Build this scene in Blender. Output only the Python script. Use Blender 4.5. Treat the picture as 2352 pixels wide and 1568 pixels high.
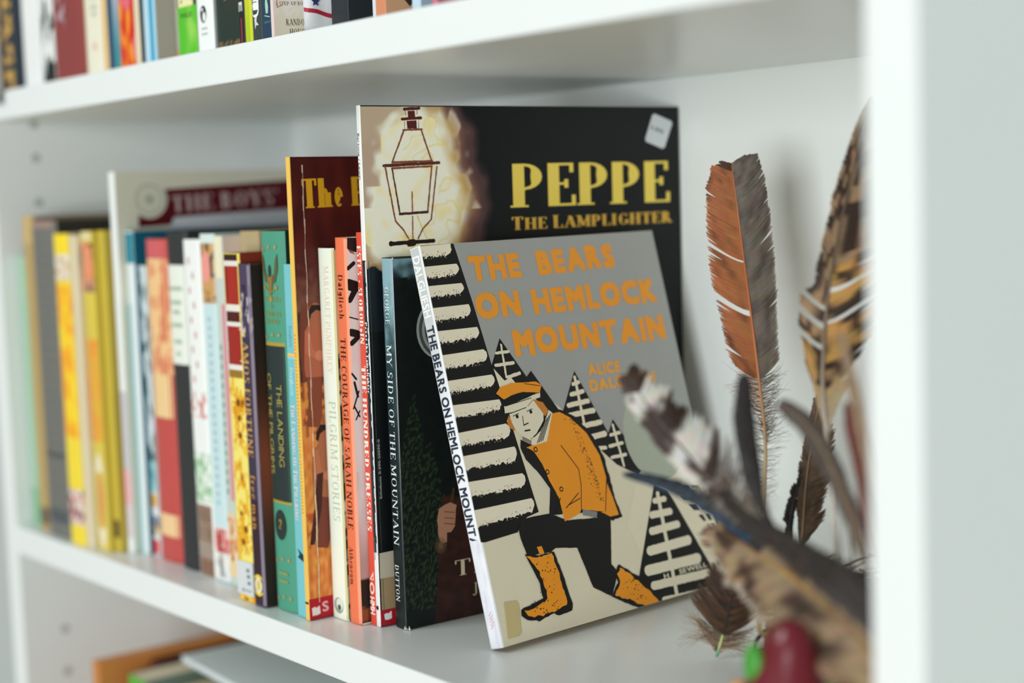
import bpy, math, random
import numpy as np
from mathutils import Vector, Matrix, noise
from mathutils.geometry import tessellate_polygon

for o in list(bpy.data.objects): bpy.data.objects.remove(o)
SC = bpy.context.scene
COL = SC.collection
random.seed(7)

# ------------------------------------------------------------------ camera, world, lights, exposure
cam_d = bpy.data.cameras.new('camera'); cam = bpy.data.objects.new('camera', cam_d); COL.objects.link(cam)
cam.matrix_world = Matrix(((0.62960, -0.04823, 0.77542, 0.47697), (0.77611, 0.08443, -0.62492, -0.41874),
                           (-0.03533, 0.99526, 0.09058, 0.22302), (0, 0, 0, 1)))
cam_d.sensor_width = 36; cam_d.lens = 55.1; cam_d.clip_start = .02
cam_d.dof.use_dof = True; cam_d.dof.focus_distance = .805; cam_d.dof.aperture_fstop = 2.8; cam_d.dof.aperture_blades = 9
SC.camera = cam
SC.view_settings.view_transform = 'Standard'; SC.view_settings.look = 'None'
SC.view_settings.gamma = 1; SC.view_settings.use_curve_mapping = False
SC.view_settings.exposure = 0.0
W = bpy.data.worlds.new('room_light'); SC.world = W; W.use_nodes = True
W.node_tree.nodes['Background'].inputs[0].default_value = (.925, .97, .965, 1)
W.node_tree.nodes['Background'].inputs[1].default_value = .27

def area(name, loc, target, sx, sy, power, col):
    l = bpy.data.lights.new(name, 'AREA'); l.shape = 'RECTANGLE'; l.size = sx; l.size_y = sy; l.energy = power; l.color = col
    o = bpy.data.objects.new(name, l); COL.objects.link(o); o.location = loc
    o.rotation_euler = (Vector(target) - Vector(loc)).to_track_quat('-Z', 'Y').to_euler()
    return o
area('window_light', (1.75, -3.55, .12), (-.2, .1, .1), 1.2, 1.4, 99, (.95, .99, 1.0))
area('shelf_top_fill_light', (-.9, -2.3, 2.0), (-.2, .1, .1), 1.5, 1.2, 33, (.965, 1.0, .985))  # fill light added high on the left to brighten the shelf tops

# ------------------------------------------------------------------ helpers
def lin(c):
    if isinstance(c, str): c = tuple(int(c[i:i + 2], 16) for i in (0, 2, 4))
    if max(c) > 1.001: c = tuple(x / 255 for x in c)
    return tuple((x / 12.92 if x <= .04045 else ((x + .055) / 1.055) ** 2.4) for x in c[:3])

MATS = {}
def mat(name, color, rough=.45, vary=.06, scale=40, bump=0.0, coat=0.0, spec=.5, trans=0.0, attr=False, wave=None):
    if name in MATS: return MATS[name]
    m = bpy.data.materials.new(name); m.use_nodes = True; nt = m.node_tree; n = nt.nodes; L = nt.links
    b = n['Principled BSDF']; b.inputs['Roughness'].default_value = rough
    b.inputs['Specular IOR Level'].default_value = spec
    if coat: b.inputs['Coat Weight'].default_value = coat; b.inputs['Coat Roughness'].default_value = .12
    tc = n.new('ShaderNodeTexCoord'); nz = n.new('ShaderNodeTexNoise'); nz.inputs['Scale'].default_value = scale
    nz.inputs['Detail'].default_value = 4
    L.new(tc.outputs['Object'], nz.inputs['Vector'])
    mr = n.new('ShaderNodeMapRange'); mr.inputs[3].default_value = 1 - vary; mr.inputs[4].default_value = 1 + vary
    L.new(nz.outputs[0], mr.inputs[0])
    mx = n.new('ShaderNodeMix'); mx.data_type = 'RGBA'; mx.blend_type = 'MULTIPLY'; mx.inputs[0].default_value = 1
    if attr:
        a = n.new('ShaderNodeAttribute'); a.attribute_name = 'Col'; L.new(a.outputs['Color'], mx.inputs[6])
    else: mx.inputs[6].default_value = (*lin(color), 1)
    L.new(mr.outputs[0], mx.inputs[7])
    out = mx.outputs[2]
    if wave:   # page edges: fine lines across the block
        wv = n.new('ShaderNodeTexWave'); wv.inputs['Scale'].default_value = wave; wv.inputs['Distortion'].default_value = 1.5
        wv.bands_direction = 'X'; L.new(tc.outputs['Object'], wv.inputs['Vector'])
        m2 = n.new('ShaderNodeMapRange'); m2.inputs[3].default_value = .8; m2.inputs[4].default_value = 1.02
        L.new(wv.outputs[1], m2.inputs[0])
        mm = n.new('ShaderNodeMix'); mm.data_type = 'RGBA'; mm.blend_type = 'MULTIPLY'; mm.inputs[0].default_value = 1
        L.new(out, mm.inputs[6]); L.new(m2.outputs[0], mm.inputs[7]); out = mm.outputs[2]
    L.new(out, b.inputs['Base Color'])
    if bump:
        bp = n.new('ShaderNodeBump'); bp.inputs['Strength'].default_value = bump; bp.inputs['Distance'].default_value = .0004
        n2 = n.new('ShaderNodeTexNoise'); n2.inputs['Scale'].default_value = scale * 12; L.new(tc.outputs['Object'], n2.inputs['Vector'])
        L.new(n2.outputs[0], bp.inputs['Height']); L.new(bp.outputs[0], b.inputs['Normal'])
    if trans:
        t = n.new('ShaderNodeBsdfTranslucent'); L.new(out, t.inputs[0]); ms = n.new('ShaderNodeMixShader'); ms.inputs[0].default_value = trans
        L.new(b.outputs[0], ms.inputs[1]); L.new(t.outputs[0], ms.inputs[2]); L.new(ms.outputs[0], n['Material Output'].inputs[0])
    MATS[name] = m
    return m

def mesh_obj(name, V, F, mats, parent=None, colors=None, midx=None, smooth=False):
    me = bpy.data.meshes.new(name); me.from_pydata([tuple(v) for v in V], [], F)
    if not isinstance(mats, (list, tuple)): mats = [mats]
    for m in mats: me.materials.append(m)
    if midx is not None: me.polygons.foreach_set('material_index', midx)
    if smooth: me.polygons.foreach_set('use_smooth', [True] * len(F))
    if colors is not None:
        a = me.color_attributes.new('Col', 'FLOAT_COLOR', 'POINT')
        a.data.foreach_set('color', np.array([(*c, 1.0) for c in colors], dtype=np.float32).ravel())
    me.update()
    o = bpy.data.objects.new(name, me); COL.objects.link(o)
    if parent: o.parent = parent
    return o

def thing(name, label, cat, M=None, group=None):
    o = bpy.data.objects.new(name, None); o.empty_display_size = .02; COL.objects.link(o)
    if M is not None: o.matrix_world = M
    o['label'] = label; o['category'] = cat
    if group: o['group'] = group
    return o
def tag(o, label, cat, group=None):
    o['label'] = label; o['category'] = cat
    if group: o['group'] = group
    return o

def box(V, F, x0, x1, y0, y1, z0, z1):
    b = len(V)
    V += [(x0, y0, z0), (x1, y0, z0), (x1, y1, z0), (x0, y1, z0), (x0, y0, z1), (x1, y0, z1), (x1, y1, z1), (x0, y1, z1)]
    F += [[b + i for i in f] for f in ((0, 3, 2, 1), (4, 5, 6, 7), (0, 1, 5, 4), (1, 2, 6, 5), (2, 3, 7, 6), (3, 0, 4, 7))]
def bevel(o, w=.0008, seg=2):
    m = o.modifiers.new('edge', 'BEVEL'); m.width = w; m.segments = seg; m.limit_method = 'ANGLE'
    return o
def boxobj(name, dims, m, parent=None, bw=.0008):
    V, F = [], []; box(V, F, *dims); o = mesh_obj(name, V, F, m, parent)
    return bevel(o, bw) if bw else o

def homog(src, dst):
    A = []; b = []
    for (x, y), (u, v) in zip(src, dst):
        A.append([x, y, 1, 0, 0, 0, -u * x, -u * y]); b.append(u)
        A.append([0, 0, 0, x, y, 1, -v * x, -v * y]); b.append(v)
    return np.append(np.linalg.solve(np.array(A, float), np.array(b, float)), 1).reshape(3, 3)
def happly(H, p):
    w = H @ np.array((p[0], p[1], 1.0)); return (w[0] / w[2], w[1] / w[2])

# ------------------------------------------------------------------ lettering
SANS = {}
def sans_glyph(ch, weight):
    k = (ch, round(weight, 3))
    if k in SANS: return SANS[k]
    cu = bpy.data.curves.new('glyph', 'FONT'); cu.body = ch; cu.size = 1; cu.resolution_u = 3; cu.offset = 0
    ob = bpy.data.objects.new('glyph', cu); COL.objects.link(ob)
    dg = bpy.context.evaluated_depsgraph_get(); ev = ob.evaluated_get(dg); me = ev.to_mesh()
    V = [(v.co.x, v.co.y) for v in me.vertices]; F = [list(p.vertices) for p in me.polygons]
    ev.to_mesh_clear(); bpy.data.objects.remove(ob); bpy.data.curves.remove(cu)
    if V and weight:
        V0, F0 = V, F; V = []; F = []; w = weight
        for q, (dx, dy) in enumerate(((0, 0), (w, w), (-w, w), (w, -w), (-w, -w), (w, 0), (-w, 0), (0, w), (0, -w))):
            n = len(V); V += [(x + dx, y + dy, q * 3e-6) for x, y in V0]; F += [[n + i for i in f] for f in F0]
    if V:
        x0 = min(v[0] for v in V); x1 = max(v[0] for v in V); V = [((v[0] - x0) / .73, v[1] / .73, v[2] if len(v) > 2 else 0) for v in V]; adv = (x1 - x0) / .73
    else: adv = .28
    SANS[k] = (V, F, adv)
    return SANS[k]

# a small book-face serif alphabet made of stems, hairlines, bowls and serifs; cap height 1
def _g(adv, *st): return adv, st
X = .68
SER = {
 'A': _g(.82, ('d', .1, 0, .42, 1, .35), ('d', .72, 0, .42, 1, 1), ('h', .2, .6, .33), ('s', .1, 0), ('s', .72, 0)),
 'B': _g(.68, ('v', .16, 0, 1), ('a', .3, .76, .24, .24, -90, 90), ('a', .3, .26, .3, .26, -90, 90), ('h', .16, .32, 1), ('h', .16, .32, .52), ('h', .16, .32, 0), ('s', .12, 0), ('s', .12, 1)),
 'C': _g(.74, ('a', .42, .5, .34, .5, 45, 315), ('v', .7, .72, .98, .3)),
 'D': _g(.82, ('v', .16, 0, 1), ('a', .3, .5, .42, .5, -90, 90), ('h', .1, .32, 1), ('h', .1, .32, 0)),
 'E': _g(.66, ('v', .16, 0, 1), ('h', .06, .56, 1), ('h', .06, .6, 0), ('h', .16, .44, .52), ('v', .56, .78, 1, .35), ('v', .6, 0, .25, .35), ('v', .44, .42, .62, .35)),
 'F': _g(.6, ('v', .16, 0, 1), ('h', .06, .56, 1), ('h', .16, .44, .52), ('v', .56, .78, 1, .35), ('v', .44, .42, .62, .35), ('s', .16, 0)),
 'G': _g(.82, ('a', .42, .5, .34, .5, 45, 315), ('v', .7, 0.1, .44), ('v', .68, .72, .98, .3), ('s', .7, .44)),
 'H': _g(.86, ('v', .18, 0, 1), ('v', .68, 0, 1), ('h', .18, .68, .52), ('s', .18, 0), ('s', .18, 1), ('s', .68, 0), ('s', .68, 1)),
 'I': _g(.36, ('v', .18, 0, 1), ('s', .18, 0), ('s', .18, 1)),
 'J': _g(.44, ('v', .26, .1, 1), ('a', .12, .1, .14, .14, 180, 360), ('s', .26, 1)),
 'L': _g(.62, ('v', .16, 0, 1), ('h', .06, .58, 0), ('v', .58, 0, .26, .35), ('s', .16, 1)),
 'M': _g(1.0, ('v', .14, 0, 1, .45), ('v', .84, 0, 1), ('d', .16, 1, .49, .1, 1), ('d', .49, .1, .82, 1, .4), ('s', .14, 0), ('s', .84, 0), ('s', .12, 1), ('s', .86, 1)),
 'N': _g(.86, ('v', .14, 0, 1, .45), ('v', .72, 0, 1, .45), ('d', .14, 1, .72, 0, 1), ('s', .14, 0), ('s', .1, 1), ('s', .72, 1)),
 'O': _g(.84, ('a', .42, .5, .36, .5, 0, 360)),
 'P': _g(.7, ('v', .15, 0, 1), ('a', .28, .7, .38, .3, -90, 90), ('h', .04, .3, 1), ('h', .15, .3, .41), ('s', .16, 0)),
 'R': _g(.76, ('v', .16, 0, 1), ('a', .3, .74, .28, .26, -90, 90), ('h', .06, .32, 1), ('h', .16, .32, .48), ('d', .36, .5, .66, 0, 1), ('s', .16, 0), ('s', .68, 0)),
 'S': _g(.6, ('a', .3, .74, .22, .26, 45, 270), ('a', .3, .24, .25, .26, -135, 90), ('v', .5, .72, .96, .3), ('v', .06, .04, .28, .3)),
 'T': _g(.7, ('v', .35, 0, 1), ('h', .03, .67, 1), ('v', .04, .76, 1, .35), ('v', .66, .76, 1, .35), ('s', .35, 0)),
 'U': _g(.84, ('v', .18, .3, 1), ('v', .68, .3, 1, .45), ('a', .43, .32, .25, .32, 180, 360), ('s', .18, 1), ('s', .68, 1)),
 'V': _g(.8, ('d', .1, 1, .4, 0, 1), ('d', .7, 1, .4, 0, .35), ('s', .1, 1), ('s', .7, 1)),
 'W': _g(1.1, ('d', .08, 1, .34, 0, 1), ('d', .58, 1, .34, 0, .35), ('d', .52, 1, .78, 0, 1), ('d', 1.0, 1, .78, 0, .35), ('s', .08, 1), ('s', .55, 1), ('s', 1.0, 1)),
 'Y': _g(.76, ('d', .08, 1, .38, .45, 1), ('d', .68, 1, .38, .45, .35), ('v', .38, 0, .46), ('s', .38, 0), ('s', .08, 1), ('s', .68, 1)),
 'a': _g(.54, ('v', .4, 0, .5), ('a', .24, .5, .17, .18, 0, 170), ('a', .22, .18, .16, .2, 0, 360)),
 'b': _g(.58, ('v', .12, 0, 1), ('a', .3, .33, .2, .34, 0, 360)),
 'c': _g(.5, ('a', .28, .33, .2, .34, 50, 310)),
 'd': _g(.6, ('v', .44, 0, 1), ('a', .26, .33, .2, .34, 0, 360), ('s', .42, 1)),
 'e': _g(.54, ('a', .28, .33, .21, .34, 0, 310), ('h', .1, .48, .36)),
 'f': _g(.36, ('v', .16, 0, .85), ('a', .28, .84, .13, .16, 20, 180), ('h', .04, .32, .62)),
 'g': _g(.56, ('a', .26, .4, .18, .26, 0, 360), ('v', .44, -.15, .64), ('a', .26, -.14, .18, .16, 180, 360)),
 'h': _g(.62, ('v', .14, 0, 1), ('a', .3, .48, .16, .18, 0, 150), ('v', .46, 0, .5), ('s', .14, 0), ('s', .46, 0)),
 'i': _g(.3, ('v', .14, 0, .66), ('o', .14, .88, .09), ('s', .14, 0)),
 'k': _g(.58, ('v', .14, 0, 1), ('d', .16, .3, .44, .66, .4), ('d', .2, .36, .5, 0, 1), ('s', .14, 0)),
 'l': _g(.3, ('v', .14, 0, 1), ('s', .14, 0)),
 'm': _g(.94, ('v', .14, 0, .66), ('a', .3, .48, .16, .18, 0, 150), ('v', .46, 0, .5), ('a', .62, .48, .16, .18, 0, 150), ('v', .78, 0, .5), ('s', .14, 0), ('s', .46, 0), ('s', .78, 0)),
 'n': _g(.62, ('v', .14, 0, .66), ('a', .3, .48, .16, .18, 0, 150), ('v', .46, 0, .5), ('s', .14, 0), ('s', .46, 0)),
 'o': _g(.56, ('a', .28, .33, .22, .34, 0, 360)),
 'p': _g(.6, ('v', .14, -.3, .66), ('a', .32, .33, .2, .34, 0, 360), ('s', .14, -.3)),
 'r': _g(.44, ('v', .14, 0, .66), ('a', .3, .44, .16, .22, 40, 150), ('s', .14, 0)),
 's': _g(.44, ('a', .22, .5, .14, .17, 30, 260), ('a', .22, .17, .16, .17, -130, 90)),
 't': _g(.38, ('v', .16, .08, .88), ('h', .04, .32, .64), ('a', .26, .1, .1, .1, 180, 320)),
 'u': _g(.62, ('v', .14, .2, .66), ('a', .3, .2, .16, .2, 180, 340), ('v', .46, 0, .66)),
 'w': _g(.84, ('d', .06, .66, .24, 0, 1), ('d', .4, .66, .24, 0, .35), ('d', .4, .66, .58, 0, 1), ('d', .76, .66, .58, 0, .35)),
 'y': _g(.58, ('d', .06, .66, .28, .05, 1), ('d', .5, .66, .18, -.28, .35)),
 '.': _g(.2, ('o', .1, .06, .07)), '-': _g(.36, ('h', .06, .3, .36)), "'": _g(.2, ('v', .1, .75, 1, .5)),
 '*': _g(.6, ('o', .3, .4, .15)), '0': _g(.6, ('a', .3, .5, .24, .5, 0, 360)), '9': _g(.6, ('a', .3, .7, .2, .3, 0, 360), ('v', .48, 0, .7, .5)),
 '5': _g(.56, ('h', .12, .48, 1), ('v', .12, .5, 1, .4), ('a', .28, .28, .22, .3, -130, 120)), '2': _g(.6, ('a', .3, .74, .2, .26, -20, 180), ('d', .1, 0, .48, .66, .6), ('h', .08, .52, 0)),
 ' ': (.32, ()),
}
SERC = {}
def serif_glyph(ch, weight):
    k = (ch, weight)
    if k in SERC: return SERC[k]
    adv, st = SER.get(ch, SER['o']); tk = weight; tn = max(.04, weight * .22); V = []; F = []
    def quad(a, b, c, d): n = len(V); V.extend([a, b, c, d]); F.append([n, n + 1, n + 2, n + 3])
    SO = []
    for s in st:
        SO.append(len(V))
        if s[0] == 'v':
            w = tk * (s[4] if len(s) > 4 else 1) / 2; quad((s[1] - w, s[2]), (s[1] + w, s[2]), (s[1] + w, s[3]), (s[1] - w, s[3]))
        elif s[0] == 'h':
            y = s[3] - (tn if s[3] >= .95 else (0 if s[3] <= .02 else tn / 2)); quad((s[1], y), (s[2], y), (s[2], y + tn), (s[1], y + tn))
        elif s[0] == 's':
            w = tk / 2 + .07; y = s[2] if s[2] < .3 else s[2] - tn * .8; quad((s[1] - w, y), (s[1] + w, y), (s[1] + w, y + tn * .8), (s[1] - w, y + tn * .8))
        elif s[0] == 'd':
            w = tk * s[5] / 2 * 1.08; quad((s[1] - w, s[2]), (s[1] + w, s[2]), (s[3] + w, s[4]), (s[3] - w, s[4]))
        elif s[0] == 'o':
            n = len(V); V.extend([(s[1] + s[3] * math.cos(i * .785), s[2] + s[3] * math.sin(i * .785)) for i in range(8)]); F.append(list(range(n, n + 8)))
        elif s[0] == 'a':
            _, cx, cy, rx, ry, a0, a1 = s; N = max(4, int(abs(a1 - a0) / 18)); n = len(V)
            for i in range(N + 1):
                a = math.radians(a0 + (a1 - a0) * i / N); c, q = math.cos(a), math.sin(a)
                w = tn + (tk - tn) * abs(c) ** 1.3
                V.append((cx + rx * c, cy + ry * q)); V.append((cx + (rx - w) * c, cy + (ry - min(w, tn * 1.2)) * q))
            for i in range(N): F.append([n + 2 * i, n + 2 * i + 2, n + 2 * i + 3, n + 2 * i + 1])
    V = [(x, y, 4e-6 * sum(1 for q in SO if q <= i)) for i, (x, y) in enumerate(V)]
    SERC[k] = (V, F, adv)
    return SERC[k]

# ------------------------------------------------------------------ flat print laid on a book surface
class Ink:
    def __init__(s, surf): s.surf = surf; s.V = []; s.F = []; s.C = []; s.k = 0
    def uv(s, p): return p
    def poly(s, pts, col, layer=1, jit=0, sub=0):
        if sub:
            q = []
            for i in range(len(pts)):
                a = pts[i]; b = pts[(i + 1) % len(pts)]; L = math.dist(a, b); n = max(1, int(L / sub))
                for k in range(n):
                    t = k / n; q.append((a[0] + (b[0] - a[0]) * t + random.uniform(-jit, jit), a[1] + (b[1] - a[1]) * t + random.uniform(-jit, jit)))
            pts = q
        n = len(s.V); c = lin(col); s.k = (s.k + 1) % 24; off = layer * 4e-5 + s.k * 1.4e-6
        for p in pts: s.V.append(s.surf(p[0], p[1], off)); s.C.append(c)
        for t in tessellate_polygon([[Vector((p[0], p[1], 0)) for p in pts]]):
            a, b, d = (pts[i] for i in t)
            cr = (b[0] - a[0]) * (d[1] - a[1]) - (b[1] - a[1]) * (d[0] - a[0])
            s.F.append([n + i for i in (t if cr > 0 else t[::-1])])
    def line(s, a, b, w, col, layer=1):
        d = math.dist(a, b) or 1e-9; nx, ny = -(b[1] - a[1]) / d * w / 2, (b[0] - a[0]) / d * w / 2
        s.poly([(a[0] - nx, a[1] - ny), (b[0] - nx, b[1] - ny), (b[0] + nx, b[1] + ny), (a[0] + nx, a[1] + ny)], col, layer)
    def disc(s, c, r, col, layer=1, ry=None, n=20, rot=0):
        ry = ry or r; ca, sa = math.cos(rot), math.sin(rot)
        s.poly([(c[0] + r * math.cos(i * 2 * math.pi / n) * ca - ry * math.sin(i * 2 * math.pi / n) * sa,
                 c[1] + r * math.cos(i * 2 * math.pi / n) * sa + ry * math.sin(i * 2 * math.pi / n) * ca) for i in range(n)], col, layer)
    def bar(s, a, b, w, col, layer=1, jit=0):       # round-ended stroke
        d = math.dist(a, b) or 1e-9; tx, ty = (b[0] - a[0]) / d, (b[1] - a[1]) / d; nx, ny = -ty, tx; r = w / 2; P = []
        for i in range(7):
            t = -math.pi / 2 + math.pi * i / 6; P.append((b[0] + r * (math.cos(t) * tx + math.sin(t) * nx), b[1] + r * (math.cos(t) * ty + math.sin(t) * ny)))
        for i in range(7):
            t = math.pi / 2 + math.pi * i / 6; P.append((a[0] + r * (math.cos(t) * tx + math.sin(t) * nx), a[1] + r * (math.cos(t) * ty + math.sin(t) * ny)))
        s.poly(P, col, layer, jit, .0012 if jit else 0)
    def rect(s, u0, u1, v0, v1, col, layer=1, nu=8):
        n = len(s.V); c = lin(col)
        for i in range(nu + 1):
            u = u0 + (u1 - u0) * i / nu
            for v in (v0, v1): s.V.append(s.surf(u, v, layer * 4e-5)); s.C.append(c)
        for i in range(nu): s.F.append([n + 2 * i, n + 2 * i + 2, n + 2 * i + 3, n + 2 * i + 1])
    def grid(s, u0, u1, v0, v1, nu, nv, fn, layer=1):
        n = len(s.V)
        for j in range(nv + 1):
            for i in range(nu + 1):
                u = u0 + (u1 - u0) * i / nu; v = v0 + (v1 - v0) * j / nv
                s.V.append(s.surf(u, v, layer * 4e-5)); s.C.append(lin(tuple(max(0, min(255, x)) / 255 for x in fn(u, v))))
        for j in range(nv):
            for i in range(nu):
                a = n + j * (nu + 1) + i; s.F.append([a, a + 1, a + nu + 2, a + nu + 1])
    def text(s, txt, p0, p1, cap, col, font='sans', weight=.03, layer=2, gap=.1, jit=0, small=None):
        """set TXT from p0 to p1 (baseline), cap height CAP"""
        G = []; x = 0; big = True
        for i, ch in enumerate(txt):
            sc = 1
            if small and not (i == 0 or txt[i - 1] == ' '): sc = small
            V, F, adv = (serif_glyph if font == 'serif' else sans_glyph)(ch, weight)
            G.append((V, F, x, sc)); x += (adv + (gap if font == 'sans' or ch != ' ' else 0)) * sc
        d = math.dist(p0, p1); k = d / max(x - gap, 1e-6); tx, ty = (p1[0] - p0[0]) / d, (p1[1] - p0[1]) / d; c = lin(col)
        for V, F, x, sc in G:
            n = len(s.V); ja = random.uniform(-jit, jit); jy = random.uniform(-jit, jit) * .3
            for gv in V:
                gx, gy = gv[0] * sc, gv[1] * sc
                xx = (x + gx - gy * ja * .6) * k; yy = (gy + jy + gx * ja) * cap
                s.V.append(s.surf(p0[0] + tx * xx - ty * yy, p0[1] + ty * xx + tx * yy, layer * 4e-5 + (gv[2] if len(gv) > 2 else 0))); s.C.append(c)
            s.F += [[n + i for i in f] for f in F]
    def build(s, name, parent, m, label=None):
        if not s.V: return None
        o = mesh_obj(name, s.V, s.F, m, parent, colors=s.C)
        if label: o['label'] = label
        return o

class Texts:
    def __init__(s, surf): s.surf = surf; s.L = []
    def text(s, *a, **k): i = Ink(s.surf); i.text(*a, **k); s.L.append(i)
    def build(s, name, parent, m, label=None):
        for i in s.L: i.build(name, parent, m, label)

INK = mat('printed_ink', 'ffffff', .5, .03, 60, attr=True, spec=.22)
INK_GLOSS = mat('printed_laminate', 'ffffff', .36, .03, 60, attr=True, coat=.03, spec=.25)
FOIL = mat('printed_cloth_ink', 'ffffff', .6, .05, 90, attr=True)
PAGES = mat('page_edges', 'e8dcc0', .85, .05, 90, wave=900)
PAGES_W = mat('white_page_edges', 'f0ece0', .85, .05, 90, wave=900)

BOOK_MATS = {}
class Book:
    """one bound book: local x across the spine, y away from the spine, z up"""
    def __init__(s, name, label, org, t, d, h, kind='paper', cov='888888', spine=None, back=None, yaw=0., lean=0., axes=None,
                 group=None, rough=.4, coat=0., pages=None, bul=None, parts=True):
        if axes is not None: M = Matrix(axes)
        else: M = Matrix.Translation((org[0], org[1], org[2] + t * math.sin(abs(lean)) + .0003)) @ Matrix.Rotation(-yaw, 4, 'Z') @ Matrix.Rotation(lean, 4, 'Y')
        s.t, s.d, s.h, s.kind = t, d, h, kind; s.root = thing(name, label, 'book', M, group)
        s.bul = bul if bul is not None else (.0008 if kind == 'paper' else .0025)
        s.pw = 8 if kind == 'paper' else 4
        c = min(.0006 if kind == 'paper' else .0022, t * .2); s.c = c
        over = 0 if kind == 'paper' else .003
        key = (cov, spine, back, rough, coat)
        if key not in BOOK_MATS:
            mk = lambda col: mat('cover_%s_%d' % (col, rough * 100), col, rough, .05, 50, bump=.12 if rough > .5 else 0, coat=coat, spec=.25 if rough < .5 else .4)
            BOOK_MATS[key] = [mk(cov), mk(spine or cov), mk(back or cov)]
        N = 12; prof = []
        for i in range(N + 1):
            q = -1 + 2 * i / N; q = math.sin(q * math.pi / 2); x = t * (q + 1) / 2; prof.append((x, s.py(x)))
        outer = [(0, d)] + [(0, d * .5)] + prof + [(t, d * .5), (t, d)]
        inner = []
        for x, y in outer: inner.append((min(max(x, c), t - c), y + (c if 0 < x < t or y < d * .3 else 0)))
        inner[0] = (c, d); inner[-1] = (t - c, d)
        V = []; F = []; mi = []; n = len(outer)
        for z in (0, h):
            V += [(x, y, z) for x, y in outer]; V += [(x, y, z) for x, y in inner]
        for i in range(n - 1):
            F.append([i, i + 1, 2 * n + i + 1, 2 * n + i]); mi.append(2 if i < 2 else (0 if i >= n - 3 else 1))
            F.append([n + i + 1, n + i, 3 * n + i, 3 * n + i + 1]); mi.append(0)
            F.append([i + 1, i, n + i, n + i + 1]); mi.append(1 if 2 <= i < n - 3 else 0)
            F.append([2 * n + i, 2 * n + i + 1, 3 * n + i + 1, 3 * n + i]); mi.append(1 if 2 <= i < n - 3 else 0)
        F += [[0, n, 3 * n, 2 * n], [n - 1, 3 * n - 1, 4 * n - 1 + 0, 2 * n - 1]]
        F[-1] = [2 * n - 1, n - 1, 3 * n - 1, 4 * n - 1]; mi += [0, 0]
        o = mesh_obj('cover', V, F, BOOK_MATS[key], s.root, midx=mi)
        V = []; F = []; box(V, F, c * 1.02, t - c * 1.02, s.bul + c + .0006, d - over - .0004, over + .0003, h - over - .0006)
        mesh_obj('page_block', V, F, pages or PAGES, s.root)
        s.m = INK_GLOSS if coat or rough < .35 else (FOIL if rough > .55 else INK)
        s.FR = {}
    def py(s, x): return s.bul * abs(2 * x / s.t - 1) ** s.pw
    def sp(s, u, v, off): return (u, s.py(min(max(u, 0), s.t)) - off - 2e-5 - (s.bul * .13 if off > 7e-5 and s.kind != 'paper' else 0), v)
    def cv(s, u, v, off): return (s.t + off + 2e-5, min(max(u, .0001), s.d - .0001), min(max(v, .0001), s.h - .0001))
    def frame(s, key, which):
        c = FRAMES[key][which]; u = s.t if which == 'spine' else s.d
        H = homog(c, [(0, 0), (u, 0), (u, s.h), (0, s.h)]); return lambda *p: happly(H, p)

KB = {'mint': ((-0.619, 0.012, 0), 0.015, 0.15, 0.1947, 0, 0),
 'ochre': ((-0.6035, 0.01, 0), 0.019, 0.19, 0.2225, 0, 0),
 'charcoal': ((-0.5838, 0.0076, 0), 0.0425, 0.2, 0.2191, 0, 0),
 'lemon': ((-0.5378, 0.0058, 0), 0.024, 0.15, 0.2101, 0, 0),
 'cream': ((-0.513, 0.0068, 0), 0.009, 0.14, 0.2087, 0, 0),
 'portrait': ((-0.5035, 0.0101, 0), 0.017, 0.14, 0.2114, 0, 0),
 'olive': ((-0.486, 0.0143, 0), 0.008, 0.14, 0.2117, 0, 0),
 'boys': ((-0.4775, 0.0189, 0), 0.008, 0.2, 0.2487, 0, 0.008),
 'teal': ((-0.469, 0.0244, 0), 0.011, 0.19, 0.2105, 0, 0.008),
 'bw': ((-0.4575, 0.0278, 0), 0.0095, 0.14, 0.1884, 0, 0),
 'coral': ((-0.4475, 0.026, 0), 0.032, 0.14, 0.2054, 0, 0.006),
 'black': ((-0.414, 0.0247, 0), 0.0265, 0.15, 0.2101, 0, 0.003),
 'white': ((-0.3868, 0.0233, 0), 0.0225, 0.14, 0.2053, 0, 0),
 'pale': ((-0.364, 0.0224, 0), 0.0175, 0.14, 0.2086, 0, 0.004),
 'slim': ((-0.3463, 0.0224, 0), 0.0102, 0.14, 0.2073, 0, 0.004),
 'tan': ((-0.3357, 0.033, 0), 0.0215, 0.16, 0.2096, 0, 0),
 'sunny': ((-0.3137, 0.0102, 0), 0.019, 0.13, 0.198, 0, 0.002),
 'purple': ((-0.2942, 0.009, 0), 0.013, 0.13, 0.1925, 0, 0),
 'green': ((-0.2805, 0.014, 0), 0.0247, 0.145, 0.2098, 0, 0.007),
 'aqua': ((-0.2552, 0.0137, 0), 0.0106, 0.135, 0.1922, 0, 0.011),
 'maroon': ((-0.2441, 0.0122, 0), 0.004, 0.19, 0.2487, 0.008, 0.005),
 'ivory': ((-0.2394, 0.0263, 0), 0.0154, 0.15, 0.2002, 0, 0.006),
 'orange': ((-0.2236, 0.0267, 0), 0.012, 0.145, 0.2057, 0, 0.007),
 'red': ((-0.2112, 0.0321, 0), 0.0062, 0.16, 0.2082, 0, 0.009),
 'night': ((-0.2055, 0.0322, 0), 0.004, 0.214, 0.2731, 0.075, 0.007),
 'dark': ((-0.1978, 0.0387, 0), 0.0112, 0.074, 0.1948, 0.05, 0.0055)}
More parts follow.
